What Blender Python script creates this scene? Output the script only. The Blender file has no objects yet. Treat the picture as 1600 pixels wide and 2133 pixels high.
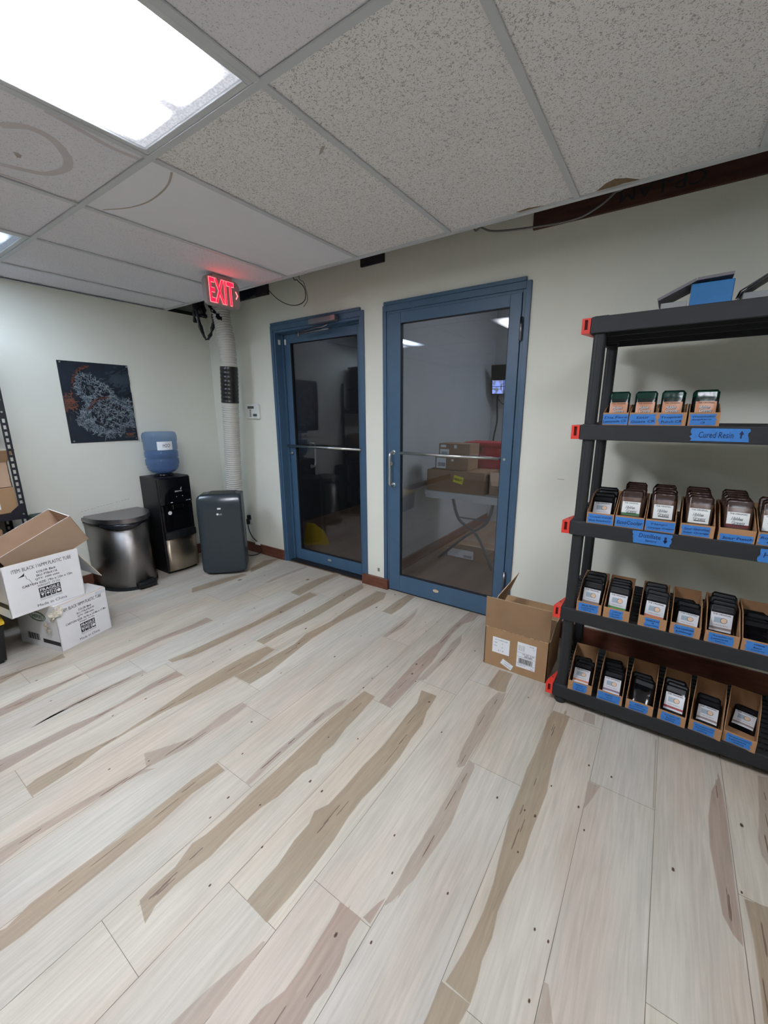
import bpy, bmesh, math, random
from mathutils import Vector, Matrix, Euler
SC = bpy.context.scene
COL = SC.collection
PI = math.pi
# ------------------------------------------------------------------ camera
cam = bpy.data.cameras.new('camera'); cam.sensor_fit = 'HORIZONTAL'; cam.sensor_width = 36.0
cam.lens = 854.015/1600*36.0; cam.clip_start = 0.02; cam.clip_end = 60
camo = bpy.data.objects.new('camera', cam); COL.objects.link(camo)
_R = [[0.824007, 0.566556, -0.005248], [-0.129497, 0.197343, 0.971744], [-0.551583, 0.800044, -0.235979]]
camo.matrix_world = Matrix(((_R[0][0], _R[1][0], -_R[2][0], 3.88629), (_R[0][1], _R[1][1], -_R[2][1], -2.59628),
                            (_R[0][2], _R[1][2], -_R[2][2], 1.40985), (0, 0, 0, 1)))
SC.camera = camo
# ------------------------------------------------------------------ light and exposure
W = bpy.data.worlds.new('world'); SC.world = W; W.use_nodes = True
W.node_tree.nodes['Background'].inputs[0].default_value = (0.7, 0.8, 1, 1)
W.node_tree.nodes['Background'].inputs[1].default_value = 0.02
SC.view_settings.view_transform = 'Standard'; SC.view_settings.look = 'None'
SC.view_settings.gamma = 1.0; SC.view_settings.exposure = 0.26; SC.view_settings.use_curve_mapping = False
LAMP = 54.0            # radiance of the fluorescent troffers
LAMPCOL = (0.94, 0.965, 1.05)
LAMPCOL2 = (0.72, 0.86, 1.06)
H = 2.311             # suspended ceiling
GX, GY, S = 2.8074, -0.4136, 0.6096
XR, YF = 5.6, -5.6    # right wall, wall behind the camera
HT = 2.85             # slab above the plenum

# ------------------------------------------------------------------ materials
def aniso(m, a, r, rot=0):
    b = m.node_tree.nodes['Principled BSDF']; b.inputs['Anisotropic'].default_value = a; b.inputs['Roughness'].default_value = r; b.inputs['Anisotropic Rotation'].default_value = rot
def lin(c):
    return tuple(((v/12.92) if v <= .04045 else ((v+.055)/1.055)**2.4) for v in c)
def rgb(r, g, b): return lin((r/255, g/255, b/255)) + (1.0,)
MATS = {}
def mat(name, col, rough=.6, metal=0, spec=.5, bump=0, bscale=200, var=0, vscale=6, coat=0, emit=None, estr=0, trans=0, stretch=None):
    if name in MATS: return MATS[name]
    m = bpy.data.materials.new(name); m.use_nodes = True; nt = m.node_tree; b = nt.nodes['Principled BSDF']
    b.inputs['Base Color'].default_value = col; b.inputs['Roughness'].default_value = rough
    b.inputs['Metallic'].default_value = metal; b.inputs['Specular IOR Level'].default_value = spec
    b.inputs['Coat Weight'].default_value = coat; b.inputs['Transmission Weight'].default_value = trans
    if emit: b.inputs['Emission Color'].default_value = emit; b.inputs['Emission Strength'].default_value = estr
    tc = nt.nodes.new('ShaderNodeTexCoord'); mp = nt.nodes.new('ShaderNodeMapping')
    nt.links.new(tc.outputs['Object'], mp.inputs[0])
    if stretch: mp.inputs['Scale'].default_value = stretch
    if var:
        n = nt.nodes.new('ShaderNodeTexNoise'); n.inputs['Scale'].default_value = vscale; n.inputs['Detail'].default_value = 5
        nt.links.new(mp.outputs[0], n.inputs['Vector'])
        r = nt.nodes.new('ShaderNodeMapRange'); r.inputs[1].default_value = .3; r.inputs[2].default_value = .7
        r.inputs[3].default_value = 1-var; r.inputs[4].default_value = 1+var
        nt.links.new(n.outputs[0], r.inputs[0])
        v = nt.nodes.new('ShaderNodeVectorMath'); v.operation = 'SCALE'; v.inputs[0].default_value = col[:3]
        nt.links.new(r.outputs[0], v.inputs['Scale']); nt.links.new(v.outputs[0], b.inputs['Base Color'])
    if bump:
        n = nt.nodes.new('ShaderNodeTexNoise'); n.inputs['Scale'].default_value = bscale; n.inputs['Detail'].default_value = 3
        nt.links.new(mp.outputs[0], n.inputs['Vector'])
        bp = nt.nodes.new('ShaderNodeBump'); bp.inputs['Strength'].default_value = bump; bp.inputs['Distance'].default_value = .002
        nt.links.new(n.outputs[0], bp.inputs['Height']); nt.links.new(bp.outputs[0], b.inputs['Normal'])
    MATS[name] = m
    return m
wallm = mat('wall_paint', rgb(227, 228, 217), .75, bump=.35, bscale=160, var=.015, vscale=3)
wallup = mat('plenum_board', rgb(150, 152, 148), .9, var=.08)
plen = mat('plenum_dark', rgb(26, 26, 28), .95)
basew = mat('stained_wood', rgb(106, 62, 46), .45, var=.25, vscale=9, stretch=(1, 1, 6), bump=.1, bscale=60)
beamw = mat('header_lumber', rgb(74, 46, 36), .8, var=.3, vscale=12, stretch=(.4, 1, 3))
blue = mat('blue_paint', rgb(64, 93, 120), .42, var=.05, vscale=10, bump=.08, bscale=120)
steel = mat('satin_steel', rgb(205, 208, 206), .28, 1)
brushed = mat('brushed_steel', rgb(150, 146, 144), .25, 1, stretch=(1, 1, 60), bump=.35, bscale=14)
aniso(brushed, .9, .36, .25)
dsteel = mat('dark_steel', rgb(146, 142, 146), .34, 1)
black = mat('black_plastic', rgb(20, 21, 24), .45, spec=.4)
blackg = mat('black_gloss', rgb(12, 12, 15), .12, spec=.6)
resin = mat('black_resin', rgb(30, 32, 36), .6, bump=.25, bscale=500, var=.08, vscale=30)
redp = mat('red_plastic', rgb(214, 58, 46), .42, var=.06)
redd = mat('red_shadow_slot', rgb(96, 16, 14), .6)
acg = mat('charcoal_plastic', rgb(48, 56, 62), .35, spec=.5, var=.04, vscale=20)
white = mat('white_plastic', rgb(222, 224, 222), .4)
whitem = mat('white_enamel', rgb(200, 204, 208), .5)
paper = mat('label_paper', rgb(226, 230, 234), .6)
ink = mat('black_ink', rgb(32, 32, 36), .7)
cardb = mat('cardboard', rgb(158, 126, 92), .85, var=.06, vscale=14, bump=.12, bscale=150, stretch=(1, 1, .25))
cardi = mat('cardboard_inside', rgb(140, 112, 84), .9, var=.06, vscale=10)
cardl = mat('cardboard_light', rgb(176, 148, 124), .85, var=.05, vscale=10)
cardw = mat('white_cardboard', rgb(222, 222, 224), .75, var=.03, vscale=8, bump=.06, bscale=60)
carde = mat('cardboard_edge', rgb(205, 186, 156), .9)
binc = mat('bin_cardboard', rgb(164, 124, 88), .85, var=.08, vscale=20)
tapeb = mat('blue_tape', rgb(52, 118, 190), .65, var=.1, vscale=40)
tapec = mat('clear_tape', rgb(190, 165, 130), .15)
penm = mat('marker_ink', rgb(18, 30, 74), .7)
grille = mat('grille_dark', rgb(34, 34, 38), .6)
tapek = mat('black_duct_tape', rgb(30, 30, 32), .3, bump=.6, bscale=40)
hosem = mat('hose_grey', rgb(196, 194, 186), .55)
bagm = mat('black_bag', rgb(28, 29, 34), .25, bump=.8, bscale=30)
yel = mat('yellow_plastic', rgb(214, 180, 46), .5)
dgreen = mat('dark_green_plastic', rgb(16, 58, 52), .5)
scuff = mat('wall_scuff', rgb(120, 120, 116), .9)
ledred = mat('led_red', rgb(255, 20, 40), .4, emit=(1, .004, .02, 1), estr=3.2)
ledrim = mat('led_red_rim', rgb(255, 90, 100), .4, emit=(1, .12, .13, 1), estr=3.6)
signm = mat('sign_housing', rgb(150, 142, 140), .5)
gasket = mat('black_gasket', rgb(16, 17, 20), .6)

def glass_mat(name, tint, k):
    m = bpy.data.materials.new(name); m.use_nodes = True; nt = m.node_tree; nt.nodes.clear()
    o = nt.nodes.new('ShaderNodeOutputMaterial'); mx = nt.nodes.new('ShaderNodeMixShader')
    t = nt.nodes.new('ShaderNodeBsdfTransparent'); t.inputs[0].default_value = tint
    g = nt.nodes.new('ShaderNodeBsdfGlossy'); g.inputs['Roughness'].default_value = .015
    f = nt.nodes.new('ShaderNodeFresnel'); ge = nt.nodes.new('ShaderNodeNewGeometry'); io = nt.nodes.new('ShaderNodeMapRange')
    io.inputs[3].default_value = 1.5; io.inputs[4].default_value = 1/1.5; nt.links.new(ge.outputs['Backfacing'], io.inputs[0]); nt.links.new(io.outputs[0], f.inputs[0])
    mu = nt.nodes.new('ShaderNodeMath'); mu.operation = 'MULTIPLY'; mu.inputs[1].default_value = k; mu.use_clamp = True
    nt.links.new(f.outputs[0], mu.inputs[0]); nt.links.new(mu.outputs[0], mx.inputs[0])
    nt.links.new(t.outputs[0], mx.inputs[1]); nt.links.new(g.outputs[0], mx.inputs[2]); nt.links.new(mx.outputs[0], o.inputs[0])
    MATS[name] = m; return m
glass = glass_mat('door_glass', (.76, .78, .81, 1), 1.3)

def emis(name, col, s):
    m = bpy.data.materials.new(name); m.use_nodes = True; nt = m.node_tree; nt.nodes.clear()
    o = nt.nodes.new('ShaderNodeOutputMaterial'); e = nt.nodes.new('ShaderNodeEmission')
    e.inputs[0].default_value = col+(1,); e.inputs[1].default_value = s; nt.links.new(e.outputs[0], o.inputs[0])
    return m

def diffuser_mat(name, s, col=LAMPCOL):
    # two tubes glowing behind a prismatic acrylic sheet
    m = emis(name, col, s); nt = m.node_tree; e = [n for n in nt.nodes if n.type == 'EMISSION'][0]
    tc = nt.nodes.new('ShaderNodeTexCoord'); sp = nt.nodes.new('ShaderNodeSeparateXYZ'); nt.links.new(tc.outputs['Object'], sp.inputs[0])
    def M(op, a, b=None):
        n = nt.nodes.new('ShaderNodeMath'); n.operation = op
        for k, v in enumerate((a, b)):
            if v is None: continue
            if isinstance(v, (int, float)): n.inputs[k].default_value = v
            else: nt.links.new(v, n.inputs[k])
        return n.outputs[0]
    ax = M('ABSOLUTE', sp.outputs[0])
    d = M('ABSOLUTE', M('SUBTRACT', ax, .135))
    tube = M('MAXIMUM', 0.0, M('SUBTRACT', 1.0, M('MULTIPLY', d, 8.0)))
    ay = M('ABSOLUTE', sp.outputs[1])
    end = M('MINIMUM', 1.0, M('MAXIMUM', 0.0, M('MULTIPLY', M('SUBTRACT', .55, ay), 3.6)))
    v = nt.nodes.new('ShaderNodeTexVoronoi'); v.inputs['Scale'].default_value = 130
    nt.links.new(tc.outputs['Object'], v.inputs['Vector'])
    pr = M('ADD', .78, M('MULTIPLY', v.outputs['Distance'], .5))
    tot = M('MULTIPLY', M('MULTIPLY', M('ADD', M('ADD', .010, M('MULTIPLY', M('MULTIPLY', end, end), .12)), M('MULTIPLY', tube, end)), pr), s)
    nt.links.new(tot, e.inputs[1])
    return m
diffm = diffuser_mat('troffer_diffuser', LAMP)
diffc = diffuser_mat('troffer_diffuser_cool', LAMP*.5, LAMPCOL2)
diffb = diffuser_mat('troffer_diffuser_back', LAMP*.25)
diffr = diffuser_mat('troffer_diffuser_right', LAMP*.42)

def floor_mat():
    m = bpy.data.materials.new('maple_vinyl_plank'); m.use_nodes = True; nt = m.node_tree; b = nt.nodes['Principled BSDF']
    b.inputs['Roughness'].default_value = .48; b.inputs['Specular IOR Level'].default_value = .35
    at = nt.nodes.new('ShaderNodeAttribute'); at.attribute_name = 'tone'
    tc = nt.nodes.new('ShaderNodeTexCoord')
    mp = nt.nodes.new('ShaderNodeMapping'); mp.inputs['Scale'].default_value = (1, .055, 1); nt.links.new(tc.outputs['Object'], mp.inputs[0])
    n1 = nt.nodes.new('ShaderNodeTexNoise'); n1.inputs['Scale'].default_value = 95; n1.inputs['Detail'].default_value = 6; n1.inputs['Distortion'].default_value = .6
    nt.links.new(mp.outputs[0], n1.inputs['Vector'])
    mp2 = nt.nodes.new('ShaderNodeMapping'); mp2.inputs['Scale'].default_value = (1, .22, 1); nt.links.new(tc.outputs['Object'], mp2.inputs[0])
    n2 = nt.nodes.new('ShaderNodeTexNoise'); n2.inputs['Scale'].default_value = 9; n2.inputs['Detail'].default_value = 4
    nt.links.new(mp2.outputs[0], n2.inputs['Vector'])
    def MR(src, lo, hi, a=.3, c=.7):
        r = nt.nodes.new('ShaderNodeMapRange'); r.inputs[1].default_value = a; r.inputs[2].default_value = c
        r.inputs[3].default_value = lo; r.inputs[4].default_value = hi; nt.links.new(src, r.inputs[0]); return r.outputs[0]
    mul = nt.nodes.new('ShaderNodeMath'); mul.operation = 'MULTIPLY'
    nt.links.new(MR(n1.outputs[0], .87, 1.07), mul.inputs[0]); nt.links.new(MR(n2.outputs[0], .90, 1.06), mul.inputs[1])
    v = nt.nodes.new('ShaderNodeVectorMath'); v.operation = 'SCALE'
    nt.links.new(at.outputs['Color'], v.inputs[0]); nt.links.new(mul.outputs[0], v.inputs['Scale'])
    # soft warm / pink drift inside the boards
    n3 = nt.nodes.new('ShaderNodeTexNoise'); n3.inputs['Scale'].default_value = 5; nt.links.new(mp2.outputs[0], n3.inputs['Vector'])
    mx = nt.nodes.new('ShaderNodeMix'); mx.data_type = 'RGBA'; mx.blend_type = 'MULTIPLY'
    nt.links.new(MR(n3.outputs[0], 0, 1, .4, .65), mx.inputs[0]); nt.links.new(v.outputs[0], mx.inputs[6]); mx.inputs[7].default_value = (.97, .90, .87, 1)
    nt.links.new(mx.outputs[2], b.inputs['Base Color'])
    bp = nt.nodes.new('ShaderNodeBump'); bp.inputs['Strength'].default_value = .12; bp.inputs['Distance'].default_value = .001
    nt.links.new(n1.outputs[0], bp.inputs['Height']); nt.links.new(bp.outputs[0], b.inputs['Normal'])
    return m
floorm = floor_mat()

def tile_mat(name, col, amount, scale, dark=.45):
    m = bpy.data.materials.new(name); m.use_nodes = True; nt = m.node_tree; b = nt.nodes['Principled BSDF']
    b.inputs['Roughness'].default_value = .95; b.inputs['Specular IOR Level'].default_value = .1
    tc = nt.nodes.new('ShaderNodeTexCoord')
    n = nt.nodes.new('ShaderNodeTexNoise'); n.inputs['Scale'].default_value = scale; n.inputs['Detail'].default_value = 2.5; n.inputs['Distortion'].default_value = 1.6
    nt.links.new(tc.outputs['Object'], n.inputs['Vector'])
    r = nt.nodes.new('ShaderNodeValToRGB'); r.color_ramp.elements[0].position = amount; r.color_ramp.elements[1].position = amount+.035
    c0 = (col[0]*dark, col[1]*dark, col[2]*dark, 1)
    r.color_ramp.elements[0].color = c0; r.color_ramp.elements[1].color = col
    nt.links.new(n.outputs[0], r.inputs[0])
    n2 = nt.nodes.new('ShaderNodeTexNoise'); n2.inputs['Scale'].default_value = 900; nt.links.new(tc.outputs['Object'], n2.inputs['Vector'])
    mx = nt.nodes.new('ShaderNodeMix'); mx.data_type = 'RGBA'; mx.blend_type = 'MULTIPLY'; mx.inputs[0].default_value = .35
    nt.links.new(r.outputs[0], mx.inputs[6]); nt.links.new(n2.outputs['Color'], mx.inputs[7])
    nt.links.new(r.outputs[0], b.inputs['Base Color'])
    bp = nt.nodes.new('ShaderNodeBump'); bp.inputs['Strength'].default_value = .5; bp.inputs['Distance'].default_value = .002
    nt.links.new(n.outputs[0], bp.inputs['Height']); nt.links.new(bp.outputs[0], b.inputs['Normal'])
    MATS[name] = m; return m
tileA = tile_mat('tile_fissured', rgb(236, 235, 235), .40, 135, .52)
tileB = tile_mat('tile_fine', rgb(230, 229, 236), .36, 190, .62)
tileC = mat('tile_smooth', rgb(232, 233, 239), .95, bump=.15, bscale=500, var=.01)
stainm = mat('water_stain', rgb(176, 166, 160), .95, var=.1, vscale=20)
stainp = mat('water_stain_faint', rgb(204, 198, 202), .95, var=.05, vscale=20)
stainb = mat('rust_stain', rgb(128, 108, 82), .95, var=.2, vscale=60)

# ------------------------------------------------------------------ mesh helpers
def bm_new(): return bmesh.new()
def box(bm, x0, x1, y0, y1, z0, z1, mi=0, M=None, bev=0, seg=2):
    t = bmesh.new(); bmesh.ops.create_cube(t, size=1)
    for v in t.verts: v.co = Vector(((x0+x1)/2+v.co.x*(x1-x0), (y0+y1)/2+v.co.y*(y1-y0), (z0+z1)/2+v.co.z*(z1-z0)))
    if bev: bmesh.ops.bevel(t, geom=t.edges[:], offset=bev, segments=seg, affect='EDGES', profile=.5)
    merge(bm, t, mi, M)
def merge(bm, t, mi=0, M=None):
    mp = {}
    for v in t.verts: mp[v] = bm.verts.new(M @ v.co if M else v.co)
    for f in t.faces:
        try: nf = bm.faces.new([mp[v] for v in f.verts])
        except ValueError: continue
        nf.material_index = mi if mi is not None else f.material_index; nf.smooth = f.smooth
    t.free()
def prism(bm, poly, axis, a0, a1, mi=0, M=None):
    """poly: 2D outline; axis: 'x','y','z' extruded from a0 to a1"""
    def P(p, a):
        v = {'x': (a, p[0], p[1]), 'y': (p[0], a, p[1]), 'z': (p[0], p[1], a)}[axis]
        return M @ Vector(v) if M else Vector(v)
    A = [bm.verts.new(P(p, a0)) for p in poly]; B = [bm.verts.new(P(p, a1)) for p in poly]
    n = len(poly); fs = [bm.faces.new(A[::-1]), bm.faces.new(B)]
    for i in range(n): fs.append(bm.faces.new((A[i], A[(i+1) % n], B[(i+1) % n], B[i])))
    for f in fs: f.material_index = mi
def tube(bm, pts, r, seg=10, mi=0, caps=True, flat=1.0):
    pts = [Vector(p) for p in pts]; rings = []
    rr = r if isinstance(r, (list, tuple)) else [r]*len(pts)
    up = None
    for i, p in enumerate(pts):
        d = (pts[min(i+1, len(pts)-1)]-pts[max(i-1, 0)]).normalized()
        if up is None: up = d.orthogonal().normalized()
        else:
            up = (up-d*up.dot(d)).normalized()
        s = d.cross(up)
        rings.append([bm.verts.new(p+(up*math.cos(a)*flat+s*math.sin(a))*rr[i]) for a in [2*PI*k/seg for k in range(seg)]])
    for a, b in zip(rings, rings[1:]):
        for k in range(seg):
            f = bm.faces.new((a[k], a[(k+1) % seg], b[(k+1) % seg], b[k])); f.smooth = True; f.material_index = mi
    if caps:
        for R_ in (rings[0][::-1], rings[-1]):
            f = bm.faces.new(R_); f.material_index = mi
def lathe(bm, prof, cx, cy, seg=32, mi=0, M=None):
    rings = []
    for r, z in prof:
        rings.append([bm.verts.new((M or Matrix()) @ Vector((cx+r*math.cos(2*PI*k/seg), cy+r*math.sin(2*PI*k/seg), z))) for k in range(seg)])
    for a, b in zip(rings, rings[1:]):
        for k in range(seg):
            f = bm.faces.new((a[k], a[(k+1) % seg], b[(k+1) % seg], b[k])); f.smooth = True; f.material_index = mi
    for R_ in (rings[0][::-1], rings[-1]):
        f = bm.faces.new(R_); f.material_index = mi
def smooth_path(pts, n=8):
    pts = [Vector(p) for p in pts]; out = []
    P = [pts[0]]+pts+[pts[-1]]
    for i in range(1, len(P)-2):
        for k in range(n):
            t = k/n; a, b, c, d = P[i-1], P[i], P[i+1], P[i+2]
            out.append(.5*((2*b)+(-a+c)*t+(2*a-5*b+4*c-d)*t*t+(-a+3*b-3*c+d)*t**3))
    out.append(pts[-1]); return out
def quad(bm, a, b, c, d, mi=0):
    f = bm.faces.new([bm.verts.new(Vector(v)) for v in (a, b, c, d)]); f.material_index = mi; return f
def obj(name, bm, mats, parent=None, loc=None, rot=None, M=None):
    bmesh.ops.recalc_face_normals(bm, faces=bm.faces[:])
    me = bpy.data.meshes.new(name); bm.to_mesh(me); bm.free()
    for m in (mats if isinstance(mats, (list, tuple)) else [mats]): me.materials.append(m)
    o = bpy.data.objects.new(name, me); COL.objects.link(o)
    if parent: o.parent = parent
    if loc: o.location = loc
    if rot: o.rotation_euler = rot
    if M: o.matrix_local = M
    return o
def thing(name, label, cat, loc=(0, 0, 0), rotz=0, group=None, rot=None):
    o = bpy.data.objects.new(name, None); COL.objects.link(o); o.empty_display_size = .05
    o.location = loc; o.rotation_euler = rot if rot else (0, 0, rotz); o['label'] = label; o['category'] = cat
    if group: o['group'] = group
    return o
def tag(o, label, cat, group=None):
    o['label'] = label; o['category'] = cat
    if group: o['group'] = group
    return o
def struct(o): o['kind'] = 'structure'; return o
def dup(root, loc, rot, label, group=None):
    r = root.copy(); COL.objects.link(r); r.location = loc; r.rotation_euler = rot; r['label'] = label
    if group: r['group'] = group
    for ch in list(root.children):
        c = ch.copy(); COL.objects.link(c); c.parent = r
        for g in ch.children:
            d = g.copy(); COL.objects.link(d); d.parent = c
    return r
def face(c, right, up):
    """placement matrix of flat lettering: x = right, y = up, z = outwards"""
    r = Vector(right).normalized(); u = Vector(up).normalized(); n = r.cross(u)
    return Matrix(((r.x, u.x, n.x, c[0]), (r.y, u.y, n.y, c[1]), (r.z, u.z, n.z, c[2]), (0, 0, 0, 1)))
def text_bm(s, w=None, h=None, bold=0, shear=0, depth=.0004, spacing=1.0):
    cu = bpy.data.curves.new('t', 'FONT'); cu.body = s; cu.align_x = 'CENTER'; cu.align_y = 'CENTER'
    cu.extrude = .0; cu.offset = min(bold, .0 if 'M' in s or 'W' in s else .03); cu.shear = shear; cu.resolution_u = 2; cu.space_character = spacing
    to = bpy.data.objects.new('t', cu); COL.objects.link(to)
    dg = bpy.context.evaluated_depsgraph_get(); me = bpy.data.meshes.new_from_object(to.evaluated_get(dg))
    bm = bmesh.new(); bm.from_mesh(me)
    bpy.data.objects.remove(to); bpy.data.curves.remove(cu); bpy.data.meshes.remove(me)
    if len(bm.verts) == 0: return bm
    xs = [v.co.x for v in bm.verts]; ys = [v.co.y for v in bm.verts]
    cx, cy = (min(xs)+max(xs))/2, (min(ys)+max(ys))/2; tw, th = max(xs)-min(xs), max(ys)-min(ys)
    sx = w/tw if w else None; sy = h/th if h else None
    if sx is None: sx = sy
    if sy is None: sy = sx
    for v in bm.verts: v.co = Vector(((v.co.x-cx)*sx, (v.co.y-cy)*sy, depth))
    return bm
def text(name, s, M, m, parent=None, w=None, h=None, bold=0, shear=0, spacing=1.0):
    return obj(name, text_bm(s, w, h, bold, shear, spacing=spacing), m, parent, M=M)
def flatpoly(bm, pts, z, mi=0):
    f = bm.faces.new([bm.verts.new((p[0], p[1], z)) for p in pts]); f.material_index = mi; return f
def rrect(x0, x1, y0, y1, r, n=5):
    o = []
    for cx, cy, a in ((x1-r, y1-r, 0), (x0+r, y1-r, 1), (x0+r, y0+r, 2), (x1-r, y0+r, 3)):
        for k in range(n+1):
            t = (a+k/n)*PI/2; o.append((cx+r*math.cos(t), cy+r*math.sin(t)))
    return o
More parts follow.
